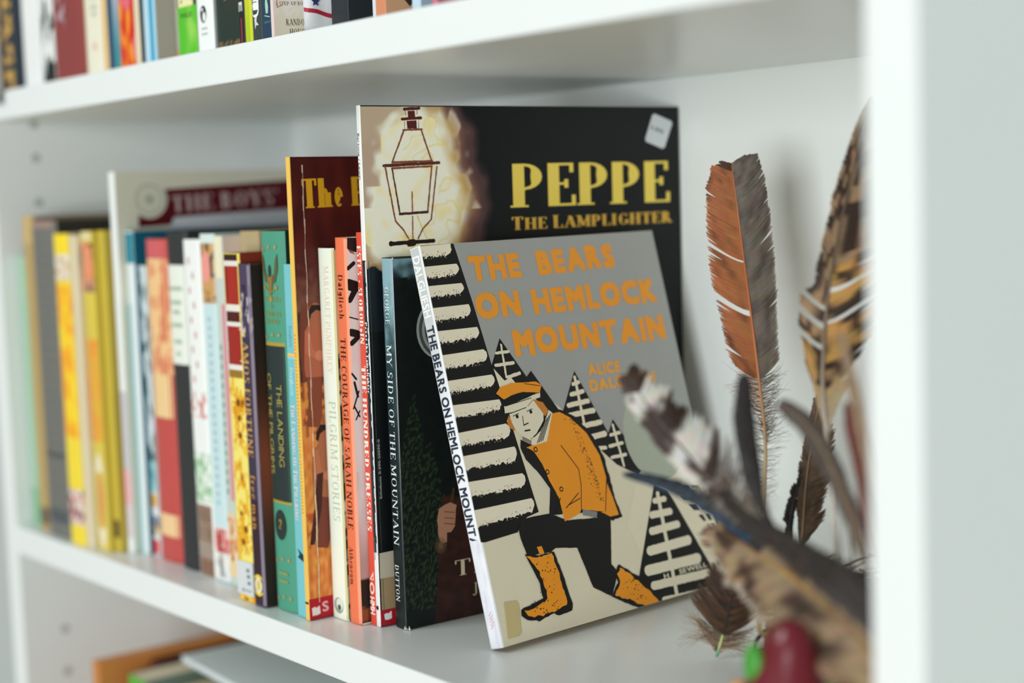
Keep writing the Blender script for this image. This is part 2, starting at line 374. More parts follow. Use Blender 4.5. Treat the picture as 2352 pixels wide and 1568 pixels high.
FRAMES = {'mint': {'spine': [(76.8, 1203.5), (95.6, 1210.1), (56.1, 588.4), (37.4, 588.1)], 'cover': [(95.6, 1210.1), (521.7, 1140.1), (491.5, 565.7), (56.1, 588.4)]},
 'ochre': {'spine': [(90.1, 1211.4), (114.4, 1220.0), (68.9, 497.4), (44.7, 498.2)], 'cover': [(114.4, 1220.0), (648.5, 1130.9), (616.3, 477.8), (68.9, 497.4)]},
 'charcoal': {'spine': [(107.8, 1221.6), (164.6, 1241.8), (119.3, 507.3), (62.8, 508.9)], 'cover': [(164.6, 1241.8), (735.1, 1143.6), (704.1, 485.1), (119.3, 507.3)]},
 'lemon': {'spine': [(163.7, 1244.5), (197.5, 1256.6), (153.7, 537.8), (120.1, 538.2)], 'cover': [(197.5, 1256.6), (642.6, 1178.3), (610.0, 517.8), (153.7, 537.8)]},
 'cream': {'spine': [(201.9, 1256.5), (214.8, 1261.1), (171.3, 542.4), (158.4, 542.5)], 'cover': [(214.8, 1261.1), (633.8, 1186.8), (600.8, 523.2), (171.3, 542.4)]},
 'portrait': {'spine': [(226.3, 1259.5), (251.4, 1268.4), (207.5, 532.1), (182.5, 532.4)], 'cover': [(251.4, 1268.4), (671.8, 1192.7), (638.7, 513.5), (207.5, 532.1)]},
 'olive': {'spine': [(265.8, 1266.2), (277.9, 1270.4), (234.3, 530.2), (222.2, 530.4)], 'cover': [(277.9, 1270.4), (697.7, 1194.4), (664.9, 511.7), (234.3, 530.2)]},
 'boys': {'spine': [(293.6, 1268.0), (305.9, 1272.5), (258.0, 396.6), (245.7, 397.4)], 'cover': [(305.9, 1272.5), (885.1, 1166.8), (854.8, 385.7), (258.0, 396.6)]},
 'teal': {'spine': [(324.5, 1269.3), (341.8, 1275.5), (301.9, 532.9), (284.6, 532.8)], 'cover': [(341.8, 1275.5), (893.9, 1173.7), (868.3, 508.0), (301.9, 532.9)]},
 'bw': {'spine': [(353.6, 1273.4), (368.8, 1278.6), (331.0, 611.6), (315.8, 611.3)], 'cover': [(368.8, 1278.6), (787.1, 1200.9), (758.9, 586.4), (331.0, 611.6)]},
 'coral': {'spine': [(363.7, 1280.0), (416.7, 1298.7), (377.3, 551.1), (324.3, 550.6)], 'cover': [(416.7, 1298.7), (841.3, 1217.4), (813.1, 530.1), (377.3, 551.1)]},
 'black': {'spine': [(414.9, 1299.7), (460.8, 1315.7), (419.4, 532.8), (373.4, 533.1)], 'cover': [(460.8, 1315.7), (918.8, 1225.8), (889.7, 511.6), (419.4, 532.8)]},
 'white': {'spine': [(457.3, 1316.7), (497.9, 1330.7), (456.2, 550.8), (415.7, 551.0)], 'cover': [(497.9, 1330.7), (932.6, 1243.4), (902.5, 529.0), (456.2, 550.8)]},
 'pale': {'spine': [(495.4, 1331.5), (528.0, 1342.9), (487.2, 538.1), (454.5, 538.1)], 'cover': [(528.0, 1342.9), (966.2, 1253.4), (937.5, 517.1), (487.2, 538.1)]},
 'slim': {'spine': [(528.3, 1342.8), (547.7, 1349.6), (507.3, 542.9), (487.8, 542.9)], 'cover': [(547.7, 1349.6), (987.8, 1258.9), (959.5, 521.4), (507.3, 542.9)]},
 'tan': {'spine': [(584.7, 1342.3), (627.2, 1356.5), (585.8, 531.4), (543.3, 531.9)], 'cover': [(627.2, 1356.5), (1121.2, 1252.3), (1093.4, 508.0), (585.8, 531.4)]},
 'sunny': {'spine': [(548.8, 1373.6), (587.0, 1387.3), (546.6, 583.1), (508.4, 582.5)], 'cover': [(587.0, 1387.3), (1011.7, 1295.8), (983.0, 558.6), (546.6, 583.1)]},
 'purple': {'spine': [(583.7, 1388.4), (610.6, 1397.9), (570.5, 606.5), (543.6, 606.0)], 'cover': [(610.6, 1397.9), (1038.3, 1304.5), (1009.6, 579.8), (570.5, 606.5)]},
 'green': {'spine': [(629.9, 1394.5), (683.0, 1413.8), (643.3, 533.0), (589.9, 532.9)], 'cover': [(683.0, 1413.8), (1156.7, 1307.3), (1131.2, 510.1), (643.3, 533.0)]},
 'aqua': {'spine': [(683.2, 1413.8), (706.7, 1422.6), (672.3, 608.9), (648.6, 608.0)], 'cover': [(706.7, 1422.6), (1152.8, 1321.0), (1130.8, 580.2), (672.3, 608.9)]},
 'maroon': {'spine': [(702.3, 1423.7), (711.2, 1427.0), (662.8, 361.7), (653.9, 362.3)], 'cover': [(711.2, 1427.0), (1322.7, 1288.8), (1295.7, 353.3), (662.8, 361.7)]},
 'ivory': {'spine': [(763.8, 1415.8), (799.5, 1428.3), (763.1, 571.7), (727.2, 571.2)], 'cover': [(799.5, 1428.3), (1285.1, 1315.0), (1262.6, 543.7), (763.1, 571.7)]},
 'orange': {'spine': [(801.8, 1427.9), (830.3, 1438.0), (793.8, 547.4), (765.0, 547.2)], 'cover': [(830.3, 1438.0), (1303.1, 1326.0), (1280.6, 522.3), (793.8, 547.4)]},
 'red': {'spine': [(850.7, 1433.3), (865.8, 1438.6), (830.6, 535.0), (815.3, 534.9)], 'cover': [(865.8, 1438.6), (1379.4, 1316.1), (1359.5, 509.0), (830.6, 535.0)]},
 'night': {'spine': [(864.9, 1437.9), (873.6, 1441.6), (825.2, 243.0), (816.4, 244.1)], 'cover': [(873.6, 1441.6), (1578.8, 1292.3), (1556.9, 246.6), (825.2, 243.0)]},
 'dark': {'spine': [(907.1, 1438.6), (933.2, 1448.7), (899.5, 593.8), (873.2, 593.0)], 'cover': [(933.2, 1448.7), (1194.2, 1390.1), (1168.0, 577.7), (899.5, 593.8)]},
 'front': {'spine': [(1131, 1487), (1150, 1494), (968, 562), (937, 572)], 'cover': [(1152, 1495), (1672, 1335), (1490, 527), (968, 562)]}}
FEATHERS = [{'id': 'tall', 'label': 'tall upright feather, rust orange on one side and grey on the other', 'style': 'rust', 'pts': [[-0.0273, 0.1379, 0.0447], [-0.0318, 0.1452, 0.0793], [-0.0363, 0.1513, 0.1037], [-0.0431, 0.155, 0.1328], [-0.0508, 0.1583, 0.1667], [-0.0582, 0.1616, 0.1966], [-0.0612, 0.1612, 0.2205], [-0.0633, 0.1609, 0.2361]], 'L': [(0.26, 0.0), (0.3, 2.1), (0.38, 8.1), (0.46, 14.1), (0.6, 17.1), (0.72, 15.8), (0.82, 14.1), (0.92, 10.3), (0.98, 5.1), (1, 1.7)], 'R': [(0.26, 0.0), (0.3, 6.4), (0.38, 10.3), (0.46, 12.0), (0.6, 15.4), (0.72, 16.3), (0.82, 15.8), (0.92, 14.1), (0.98, 7.7), (1, 3.0)], 'rag': 0.018, 'quill': 1.1, 'fluff': 0.42, 'cup': 0.12, 'split': [(0.545, 0.56, -1), (0.665, 0.675, -1)]},
 {'id': 'barred', 'label': 'largest upright feather, tan with dark brown bars, half hidden by the white side panel', 'style': 'barred', 'pts': [[0.0311, 0.1229, 0.0488], [0.0289, 0.1239, 0.074], [0.0228, 0.1281, 0.1003], [0.0194, 0.1284, 0.1316], [0.0154, 0.1348, 0.1545], [0.0157, 0.1388, 0.1799], [0.0143, 0.1487, 0.2051], [0.0137, 0.16, 0.2327], [0.0136, 0.1723, 0.2635]], 'L': [(0.3, 0.0), (0.36, 3.5), (0.42, 7.9), (0.5, 12.2), (0.56, 12.2), (0.6, 6.7), (0.7, 6.7), (0.8, 6.3), (0.9, 4.7), (1, 0.8)], 'R': [(0.3, 2.0), (0.36, 13.8), (0.45, 21.7), (0.55, 23.7), (0.7, 19.7), (0.85, 13.8), (0.95, 5.9), (1, 0.8)], 'rag': 0.05, 'quill': 1.6, 'split': [(0.47, 0.49, -1), (0.52, 0.54, -1), (0.56, 0.575, -1), (0.6, 0.615, 1), (0.53, 0.545, 1)], 'cup': 0.1},
 {'id': 'speckled', 'label': 'white feather with dark brown bands curling in front of the grey cover', 'style': 'banded', 'pts': [[0.0404, 0.0736, 0.0706], [0.034, 0.0674, 0.0828], [0.0252, 0.0612, 0.0928], [0.0157, 0.0557, 0.1036], [0.006, 0.0503, 0.1164], [-0.0018, 0.0454, 0.1275], [-0.0092, 0.0426, 0.1376], [-0.0146, 0.0403, 0.1456]], 'L': [(0.12, 0.0), (0.2, 4.8), (0.4, 7.4), (0.6, 7.4), (0.8, 7.0), (0.95, 4.1), (1, 2.2)], 'R': [(0.12, 0.0), (0.2, 11.1), (0.35, 17.6), (0.5, 15.6), (0.65, 11.5), (0.8, 9.6), (0.95, 6.3), (1, 3.3)], 'rag': 0.16, 'quill': 0.9, 'fluff': 0.4, 'cup': 0.25},
 {'id': 'blueblack', 'label': 'slender blue-black feather lying low across the grey cover', 'style': 'blue', 'pts': [[0.0733, 0.0645, 0.0577], [0.0573, 0.0622, 0.0688], [0.0377, 0.0632, 0.0775], [0.0211, 0.06, 0.0868], [0.0079, 0.0528, 0.0947], [-0.0053, 0.0451, 0.0998], [-0.0171, 0.0389, 0.1022]], 'L': [(0.1, 0.7), (0.3, 4.4), (0.6, 3.3), (0.9, 1.8), (1, 0.5)], 'R': [(0.1, 1.1), (0.3, 5.5), (0.6, 4.4), (0.9, 2.6), (1, 0.7)], 'rag': 0.1, 'quill': 0.9, 'cup': 0.15},
 {'id': 'blade', 'label': 'narrow blackish feather crossing the stem of the rust orange feather', 'style': 'black', 'pts': [[0.0674, 0.0583, 0.0649], [0.06, 0.0516, 0.0827], [0.0542, 0.0468, 0.0987], [0.0495, 0.0467, 0.1159], [0.0454, 0.0486, 0.1313], [0.0426, 0.0524, 0.1481]], 'L': [(0, 0.4), (0.3, 1.8), (0.5, 4.2), (0.75, 4.7), (0.92, 3.5), (1, 1.4)], 'R': [(0, 0.4), (0.3, 1.8), (0.5, 4.2), (0.75, 4.7), (0.92, 3.2), (1, 1.1)], 'rag': 0.03, 'quill': 0.8, 'cup': 0.2},
 {'id': 'bent', 'label': 'grey-brown feather bending over to the side above the nest', 'style': 'greybrown', 'pts': [[0.1024, 0.0549, 0.0733], [0.0955, 0.0566, 0.0889], [0.0878, 0.0573, 0.1049], [0.0795, 0.0572, 0.1194], [0.0709, 0.056, 0.13], [0.0573, 0.0562, 0.1367]], 'L': [(0, 0.7), (0.3, 3.7), (0.6, 4.4), (0.85, 3.4), (1, 1.4)], 'R': [(0, 0.7), (0.3, 3.7), (0.6, 4.1), (0.85, 4.4), (1, 2.7)], 'rag': 0.12, 'quill': 1.0, 'cup': 0.2, 'fluff': 0.1},
 {'id': 'brown', 'label': 'short mouse-brown feather with a ragged edge, upright behind the bent one', 'style': 'mouse', 'pts': [[-0.0195, 0.1553, 0.0429], [-0.0193, 0.1577, 0.0576], [-0.0206, 0.1622, 0.0782], [-0.0219, 0.168, 0.0965], [-0.0225, 0.1751, 0.1171], [-0.023, 0.1792, 0.1274]], 'L': [(0.1, 0.0), (0.2, 2.5), (0.4, 4.7), (0.6, 3.8), (0.8, 3.0), (1, 0.4)], 'R': [(0.1, 0.0), (0.2, 9.3), (0.4, 13.2), (0.6, 9.3), (0.8, 5.1), (1, 0.4)], 'rag': 0.22, 'quill': 0.7, 'cup': 0.1},
 {'id': 'crimson', 'label': 'long dark red feather close to the white side panel', 'style': 'crimson', 'pts': [[0.1048, 0.0576, 0.0715], [0.0986, 0.0606, 0.0904], [0.0919, 0.0637, 0.113], [0.0858, 0.0664, 0.1293], [0.0809, 0.0696, 0.138]], 'L': [(0, 0.7), (0.3, 2.7), (0.7, 2.9), (0.9, 1.7), (1, 0.5)], 'R': [(0, 0.7), (0.3, 3.1), (0.7, 2.9), (0.9, 1.7), (1, 0.5)], 'rag': 0.03, 'quill': 0.8, 'cup': 0.1},
 {'id': 'straw', 'label': 'straw-coloured stripped feather rising beside the dark red one', 'style': 'straw', 'pts': [[0.1022, 0.0589, 0.103], [0.0985, 0.0575, 0.1248], [0.0917, 0.0599, 0.1442], [0.086, 0.0627, 0.1571], [0.081, 0.0659, 0.1665]], 'L': [(0, 1.0), (0.5, 2.0), (0.9, 1.3), (1, 0.5)], 'R': [(0, 2.4), (0.5, 2.7), (0.9, 1.5), (1, 0.5)], 'rag': 0.03, 'quill': 0.9, 'cup': 0.1},
 {'id': 'leaf', 'label': 'broad dark brown feather standing on the shelf with a green-tinged quill', 'style': 'leafy', 'pts': [[-0.0371, 0.1147, 0.0013], [-0.0345, 0.1159, 0.0103], [-0.0298, 0.1156, 0.023], [-0.0252, 0.1152, 0.0365], [-0.0206, 0.1149, 0.0498]], 'L': [(0.06, 2.1), (0.16, 13.6), (0.34, 17.8), (0.55, 15.3), (0.75, 12.4), (1, 5.0)], 'R': [(0.06, 2.1), (0.16, 11.2), (0.34, 15.3), (0.55, 16.1), (0.75, 14.5), (1, 6.2)], 'rag': 0.1, 'quill': 0.8, 'fluff': 0.3, 'qgreen': 1, 'cup': 0.2},
 {'id': 'owl', 'label': 'huge soft tan feather with dark blotches sweeping across the front', 'style': 'owl', 'pts': [[0.1402, 0.0245, 0.0365], [0.1195, 0.0331, 0.0525], [0.1023, 0.037, 0.0607], [0.0816, 0.0442, 0.0665], [0.0572, 0.0544, 0.0702], [0.0322, 0.0637, 0.0729], [0.0066, 0.0724, 0.0762]], 'L': [(0, 15.4), (0.2, 21.9), (0.4, 22.6), (0.6, 21.2), (0.78, 17.8), (0.92, 12.0), (1, 4.4)], 'R': [(0, 12.0), (0.2, 18.8), (0.4, 18.0), (0.6, 14.4), (0.78, 10.3), (0.92, 6.2), (1, 3.4)], 'rag': 0.08, 'quill': 1.1, 'fluff': 0.0, 'qyellow': 1, 'cup': 0.25},
 {'id': 'shadowy', 'label': 'dark grey-brown feather lying over the huge tan one', 'style': 'dusk', 'pts': [[0.1345, 0.0288, 0.0597], [0.1209, 0.0292, 0.069], [0.1071, 0.0291, 0.0763], [0.0865, 0.0363, 0.0808], [0.0655, 0.0428, 0.085], [0.044, 0.0488, 0.0899], [0.023, 0.0558, 0.097]], 'L': [(0, 5.0), (0.3, 6.0), (0.6, 4.0), (0.85, 3.0), (1, 0.7)], 'R': [(0, 8.4), (0.3, 9.7), (0.55, 6.7), (0.85, 3.4), (1, 0.7)], 'rag': 0.06, 'quill': 0.9, 'cup': 0.2},
 {'id': 'curl', 'label': 'small curled black feather at the foot of the mouse-brown one', 'style': 'black', 'pts': [[-0.0156, 0.1442, 0.0434], [-0.0165, 0.1446, 0.0538], [-0.018, 0.1476, 0.0658], [-0.0189, 0.1531, 0.0776], [-0.0184, 0.1586, 0.0896]], 'L': [(0, 0.4), (0.3, 2.9), (0.6, 2.5), (1, 0.4)], 'R': [(0, 0.4), (0.3, 1.7), (0.6, 1.7), (1, 0.2)], 'rag': 0.45, 'quill': 0.5, 'cup': 0.2},
 {'id': 'tuft', 'label': 'fluffy brown feather tip poking past the corner of the grey cover', 'style': 'tuft', 'pts': [[0.0114, 0.0969, 0.0383], [0.0072, 0.0932, 0.0482], [0.003, 0.0896, 0.0591], [-0.0008, 0.0861, 0.068], [-0.0038, 0.0833, 0.0749]], 'L': [(0, 5.8), (0.4, 9.3), (0.8, 8.6), (1, 3.9)], 'R': [(0, 3.9), (0.4, 6.6), (0.8, 7.0), (1, 3.1)], 'rag': 0.4, 'quill': 0.5, 'fluff': 0.7, 'cup': 0.2},
 {'id': 'darktuft', 'label': 'crinkled dark feather behind the tip of the slender blue-black one', 'style': 'black', 'pts': [[0.0138, 0.1036, 0.0633], [0.0085, 0.0983, 0.0723], [0.0033, 0.0928, 0.0793], [-0.0019, 0.0872, 0.0854], [-0.0058, 0.0832, 0.091]], 'L': [(0, 2.7), (0.4, 5.1), (0.8, 3.9), (1, 1.2)], 'R': [(0, 2.7), (0.4, 6.6), (0.8, 5.4), (1, 1.6)], 'rag': 0.35, 'quill': 0.5, 'cup': 0.2},
 {'id': 'quillwhite', 'label': 'bare white quill rising from the nest in front of the barred feather', 'style': 'whitequill', 'pts': [[0.0767, 0.07, 0.0662], [0.0754, 0.0699, 0.0767], [0.0724, 0.0711, 0.0885], [0.0688, 0.0731, 0.1002]], 'L': [(0, 0.5), (0.5, 1.6), (1, 0.5)], 'R': [(0, 0.5), (0.5, 1.6), (1, 0.5)], 'rag': 0.02, 'quill': 1.3, 'cup': 0.05},
 {'id': 'quilltan', 'label': 'thin tan quill beside the bare white one', 'style': 'straw', 'pts': [[0.0797, 0.0736, 0.066], [0.0783, 0.074, 0.08], [0.0758, 0.0758, 0.0918], [0.073, 0.0783, 0.1]], 'L': [(0, 0.4), (0.5, 0.9), (1, 0.4)], 'R': [(0, 0.4), (0.5, 0.9), (1, 0.4)], 'rag': 0.02, 'quill': 0.9, 'cup': 0.05}]

# ------------------------------------------------------------------ the room and the white bookcase
XL, XR, TP, H, TS, D = -.6209, .1463, .0213, .2903, .0196, .2475
LAC = mat('white_lacquer', (236, 241, 240), .3, .012, 18, bump=.04, spec=.45)
LAC_IN = mat('white_melamine', (241, 246, 244), .24, .012, 18, bump=.05, spec=.45)
WALL = mat('wall_paint', (196, 204, 202), .9, .03, 8, bump=.3)
FLOOR = mat('pale_oak_floor', (214, 202, 184), .5, .15, 6, bump=.2)
V, F = [], []; box(V, F, -3.2, 2.6, .262, .34, -1.02, 1.6); o = mesh_obj('wall_back', V, F, WALL); o['kind'] = 'structure'
V, F = [], []; box(V, F, -3.2, 2.6, -3.2, .34, -1.06, -1.02); o = mesh_obj('floor', V, F, FLOOR); o['kind'] = 'structure'
bc = thing('bookcase', 'white lacquered bookcase with pin holes in its side panel, full of books', 'bookcase', Matrix.Translation((0, 0, -1.02)))
def bpart(name, dims, m=LAC, bw=.0009):
    d = list(dims); d[4] += 1.02; d[5] += 1.02
    return boxobj(name, d, m, bc, bw)
bpart('side_panel', (XL - TP, XL, 0, D + .02, -1.02, .98))
bpart('side_panel', (XR, XR + TP, 0, D + .02, -1.02, .98))
bpart('back_panel', (XL, XR, D, D + .006, -1.0, .96), LAC_IN, 0)
for z in (-.345, 0, H + TS, .64): bpart('shelf_board', (XL + .0002, XR - .0002, .0003, D - .0003, z - TS, z), LAC)
bpart('top_board', (XL, XR, 0, D, .94, .96)); bpart('bottom_board', (XL, XR, 0, D, -.98, -.96))
HOLE = mat('pin_hole', (176, 184, 181), .8); RIM = mat('pin_rim', (200, 208, 206), .4)
for z in (.2644, .2324, .2886, -.082, -.114, -.146, -.178):
    for y in (.0317,):
        V = [(XL + .0004, y + .0026 * math.cos(i * .5236), z + 1.02 + .0026 * math.sin(i * .5236)) for i in range(12)]
        V += [(XL + .0001, y + .0033 * math.cos(i * .5236), z + 1.02 + .0033 * math.sin(i * .5236)) for i in range(12)]
        F = [list(range(12))] + [[i, 12 + i, 12 + (i + 1) % 12, (i + 1) % 12] for i in range(12)]
        mesh_obj('pin_hole', V, F, HOLE, bc)

# ------------------------------------------------------------------ helpers for spines
def B(key, name, label, group=None, **k):
    org, t, d, h, yaw, lean = KB[key]
    b = Book(name, label, org, t, d, h, yaw=yaw, lean=lean, group=group, **k); b.key = key
    b.isp = Ink(b.sp); b.icv = Ink(b.cv); b.let = Texts(b.sp); b.clet = Texts(b.cv)
    b.fs = b.frame(key, 'spine'); b.fc = b.frame(key, 'cover'); c = FRAMES[key]['spine']
    b.vy = lambda y: b.fs(((c[0][0] + c[1][0]) / 2 + (c[3][0] + c[2][0] - c[0][0] - c[1][0]) / 2 * (c[0][1] - y) / (c[0][1] - c[3][1])), y)[1]
    return b
def bands(b, *L):
    for y0, y1, col in L: b.isp.rect(b.t * .003, b.t * .997, max(.0002, b.vy(y1)), min(b.h - .0002, b.vy(y0)), col)
def vtext(b, txt, y0, y1, u, cap, col, **k):
    b.let.text(txt, (b.t * u, b.vy(y0)), (b.t * u, b.vy(y1)), b.t * cap, col, **k)
def speckle(b, y0, y1, cols, base, fr=(300, 90), th=0., amp=None):
    v0, v1 = max(.0002, b.vy(y1)), min(b.h - .0002, b.vy(y0)); sd = random.uniform(0, 99)
    def fn(u, v):
        n = noise.noise(Vector((u * fr[0], v * fr[1], sd))) + .5 * noise.noise(Vector((u * fr[0] * 2, v * fr[1] * 2, sd)))
        if n < th: return base
        k = min(len(cols) - 1, int((n - th) * 3.4)); return cols[k]
    b.isp.grid(b.t * .01, b.t * .99, v0, v1, 14, max(4, int((v1 - v0) * 1000)), fn)
def done(b, spine='spine_print', cover='cover_print', title='title_lettering'):
    b.isp.build(spine, b.root, b.m); b.icv.build(cover, b.root, b.m)
    b.let.build(title, b.root, b.m); b.clet.build('cover_lettering', b.root, b.m)
def emblem(b, y, r, col, inner=None, u=.5):
    b.isp.disc((b.t * u, b.vy(y)), r, col, 2)
    if inner: b.isp.disc((b.t * u, b.vy(y)), r * .6, inner, 3)

G = 'books in the row on the middle shelf'
# ---- far left end of the row
b = B('mint', 'paperback_book', 'pale mint green thin paperback, first in the middle row beside the side panel', G, cov='a9c9b2', spine='9fc6ab', back='c9cfc4', rough=.5)
bands(b, (1120, 1205, '7fb48c')); done(b)
b = B('ochre', 'hardcover_book', 'tall book with dull gold spine, second in the middle row', G, kind='hard', cov='8d7d68', spine='b59a62', rough=.6)
bands(b, (1165, 1204, '6d5844'), (500, 560, 'c9ab6c')); done(b)
b = B('charcoal', 'hardcover_book', 'thick charcoal grey hardback with near-black cover sides', G, kind='hard', cov='2d2a26', spine='71716c', rough=.7, bul=.003)
bands(b, (508, 524, 'a08578'), (1040, 1052, '565a58'), (1170, 1200, '50575a'))
for i in range(26): bands(b, (560 + i * 24, 564 + i * 24, '686966'))
done(b)
b = B('lemon', 'paperback_book', 'bright yellow paperback with small cartoon panels and yellow lower end', G, cov='e2d5b0', spine='f6dc3c', rough=.4)
bands(b, (539, 585, 'fbdd2e')); speckle(b, 585, 645, [(205, 150, 60), (200, 205, 200)], (238, 228, 208), (500, 300), .1)
speckle(b, 655, 1005, [(250, 180, 40), (245, 165, 45)], (250, 214, 50), (160, 60), -.1)
speckle(b, 1125, 1205, [(210, 100, 80), (90, 60, 80)], (228, 220, 212), (400, 160), .05); done(b)
b = B('cream', 'paperback_book', 'plain cream paperback between two yellow books', G, cov='dcd0ac', spine='dfd3b4', rough=.5); done(b)
b = B('portrait', 'paperback_book', 'mustard paperback with an orange face on the top of its spine', G, cov='cdb94f', spine='dcc64e', rough=.4)
bands(b, (534, 552, 'e0d6a4')); speckle(b, 560, 672, [(70, 55, 50), (60, 50, 45)], (222, 140, 96), (260, 90), .25)
b.isp.disc((b.t * .5, b.vy(600)), b.t * .3, 'ee9a74', 3, b.t * .8); bands(b, (640, 672, 'd9d2c4'))
speckle(b, 780, 1015, [(236, 160, 66), (235, 150, 60)], (226, 178, 62), (200, 40), 0)
b.isp.disc((b.t * .5, b.vy(1150)), b.t * .48, 'ebe0bd', 2, b.t * 1.9); speckle_c = 'dc8a60'
b.isp.disc((b.t * .55, b.vy(1150)), b.t * .2, speckle_c, 3, b.t * 1.1); done(b)
b = B('olive', 'paperback_book', 'thin olive yellow paperback next to a tall white volume', G, cov='b5a23e', spine='cdb641', rough=.45)
bands(b, (1195, 1236, '3c2c2a')); done(b)

# ---- tall white annual
b = B('boys', 'picture_book', 'tall white volume with maroon title band across its cover', G, kind='hard', cov='d9d8c6', spine='eef2f0', rough=.4, bul=.001)
bands(b, (900, 1080, 'c6c4ca'), (1080, 1160, 'eeb0b8'), (1160, 1236, 'd8cfd2'))
f = b.fc; I = b.icv
I.poly([f(318, 448), f(372, 436), f(700, 411), f(700, 496), f(400, 508), f(392, 518), f(318, 524)], '5a0f1c', 1)
I.poly([f(400, 500), f(700, 478), f(700, 528), f(385, 540)], 'c8cdd4', 2)
I.disc(f(343, 459), .0125, 'd9d9c8', 3); I.disc(f(343, 459), .0105, 'bfc2ae', 4); I.disc(f(343, 459), .0085, 'd4d5c4', 5); I.disc(f(343, 459), .003, 'aab09c', 6)
b.clet.text("THE BOYS'", f(396, 489), f(640, 470), .0108, 'bda7a4', 'serif', .22, 3)
done(b)
b = B('teal', 'hardcover_book', 'teal-topped book with white and sky blue spine, cover edge rising behind the row', G, kind='hard', cov='0f5f78', spine='dfeaec', rough=.4, bul=.001)
bands(b, (536, 606, '0b8296')); b.isp.rect(.0002, b.t * .36, .0004, b.vy(700), '7cc8d4', 2, 3)
I = b.icv; f = b.fc; I.poly([f(440, 527), f(900, 505), f(900, 720), f(440, 720)], '143c50', 1); done(b)
b = B('bw', 'paperback_book', 'short white paperback with grey ink figure on its spine', G, cov='cfdde0', spine='dbe4e6', rough=.4)
speckle(b, 620, 1060, [(96, 128, 126), (50, 70, 68)], (206, 218, 222), (260, 80), .05)
speckle(b, 1040, 1130, [(90, 150, 160), (120, 150, 190)], (150, 196, 200), (260, 80), .1)
bands(b, (1135, 1165, 'd2a348')); speckle(b, 1185, 1230, [(90, 70, 60), (130, 160, 190)], (220, 200, 160), (260, 120), .0); bands(b, (1240, 1272, 'd9433f')); done(b)
b = B('coral', 'hardcover_book', 'coral red and peach book with rounded spine', G, kind='hard', cov='9a3c3a', spine='c2524d', rough=.45, bul=.004)
bands(b, (596, 960, 'edcb93'), (553, 596, 'cf6266'), (770, 792, 'd9765c'), (1182, 1232, 'efcb98'))
speckle(b, 598, 860, [(226, 150, 108), (215, 120, 90)], (240, 196, 140), (120, 60), -.05); done(b)
b = B('black', 'hardcover_book', 'black hardback with a large white label on the upper spine', G, kind='hard', cov='2c2c2c', spine='303232', rough=.55, bul=.003)
bands(b, (610, 838, 'e8ede2'))
for y, w in ((668, 1), (700, .8), (722, .5), (752, .8), (790, .6), (818, .3)): vtext_y = b.vy(y); b.isp.rect(b.t * (.5 - .3 * w), b.t * (.5 + .3 * w), vtext_y, vtext_y + .0022, 'a9bea2', 2)
done(b)
b = B('white', 'paperback_book', 'white paperback with red lettering and a grid of peach pictures low on its spine', G, cov='d9dcd6', spine='f1f4f0', rough=.35, bul=.002)
for i in range(9): b.isp.disc((b.t * (.35 + .2 * (i % 2)), b.vy(600 + i * 34)), .0012, 'c98f8c', 2, .0024)
speckle(b, 900, 960, [(206, 96, 90), (200, 80, 80)], (238, 240, 236), (300, 140), .3)
speckle(b, 1040, 1155, [(160, 200, 160), (130, 180, 130)], (226, 236, 224), (300, 140), 0)
bands(b, (1160, 1325, '9d7f6c'))
for i in range(4): bands(b, (1166 + i * 40, 1200 + i * 40, ['e6c6ae', 'e9cdb6', 'f0e2d0', 'e2b294'][i]))
done(b)
b = B('pale', 'paperback_book', 'ice blue paperback with a bearded face picture at the spine top', G, cov='b9d3d4', spine='cbe3e6', rough=.35, bul=.0015)
bands(b, (540, 558, 'd9e6de'), (1210, 1332, 'e8e2dc')); speckle(b, 560, 698, [(90, 66, 50), (70, 55, 45)], (206, 158, 100), (300, 120), .3)
b.isp.disc((b.t * .45, b.vy(615)), b.t * .3, 'ec9b90', 3, .0095); bands(b, (668, 680, 'd6a648'), (684, 697, '6f7f84'))
for i in range(22): b.isp.disc((b.t * .5, b.vy(735 + i * 20)), .0018, 'a6c3c8', 2, .0016)
speckle(b, 1215, 1270, [(214, 40, 40), (200, 60, 50)], (236, 214, 206), (300, 140), -.1); speckle(b, 1272, 1325, [(160, 205, 214), (236, 140, 80)], (238, 232, 226), (300, 140), .2); done(b)
b = B('slim', 'paperback_book', 'slim cream and grey-green paperback with pink edge stripe', G, cov='e6d4c8', spine='c7d2c9', rough=.35)
bands(b, (543, 640, 'eee5c4'), (1180, 1325, 'eacf9c')); b.isp.rect(b.t * .68, b.t * .98, b.vy(1150), b.vy(700), 'd98e96', 2, 3)
for i in range(16): b.isp.disc((b.t * .35, b.vy(800 + i * 22)), .001, '6f8f7e', 3, .0022)
speckle(b, 1190, 1290, [(236, 140, 50), (200, 90, 50)], (238, 220, 190), (400, 160), 0); done(b)
b = B('tan', 'hardcover_book', 'tan cloth hardback set back from its neighbours with a paler stripe', G, kind='hard', cov='b9a780', spine='b4a27a', rough=.6)
f = b.fc; I = b.icv; I.poly([f(516, 533), f(545, 532), f(545, 700), f(516, 700)], 'a89468', 1); I.poly([f(548, 532), f(562, 532), f(562, 700), f(548, 700)], 'dccfa8', 1); done(b)

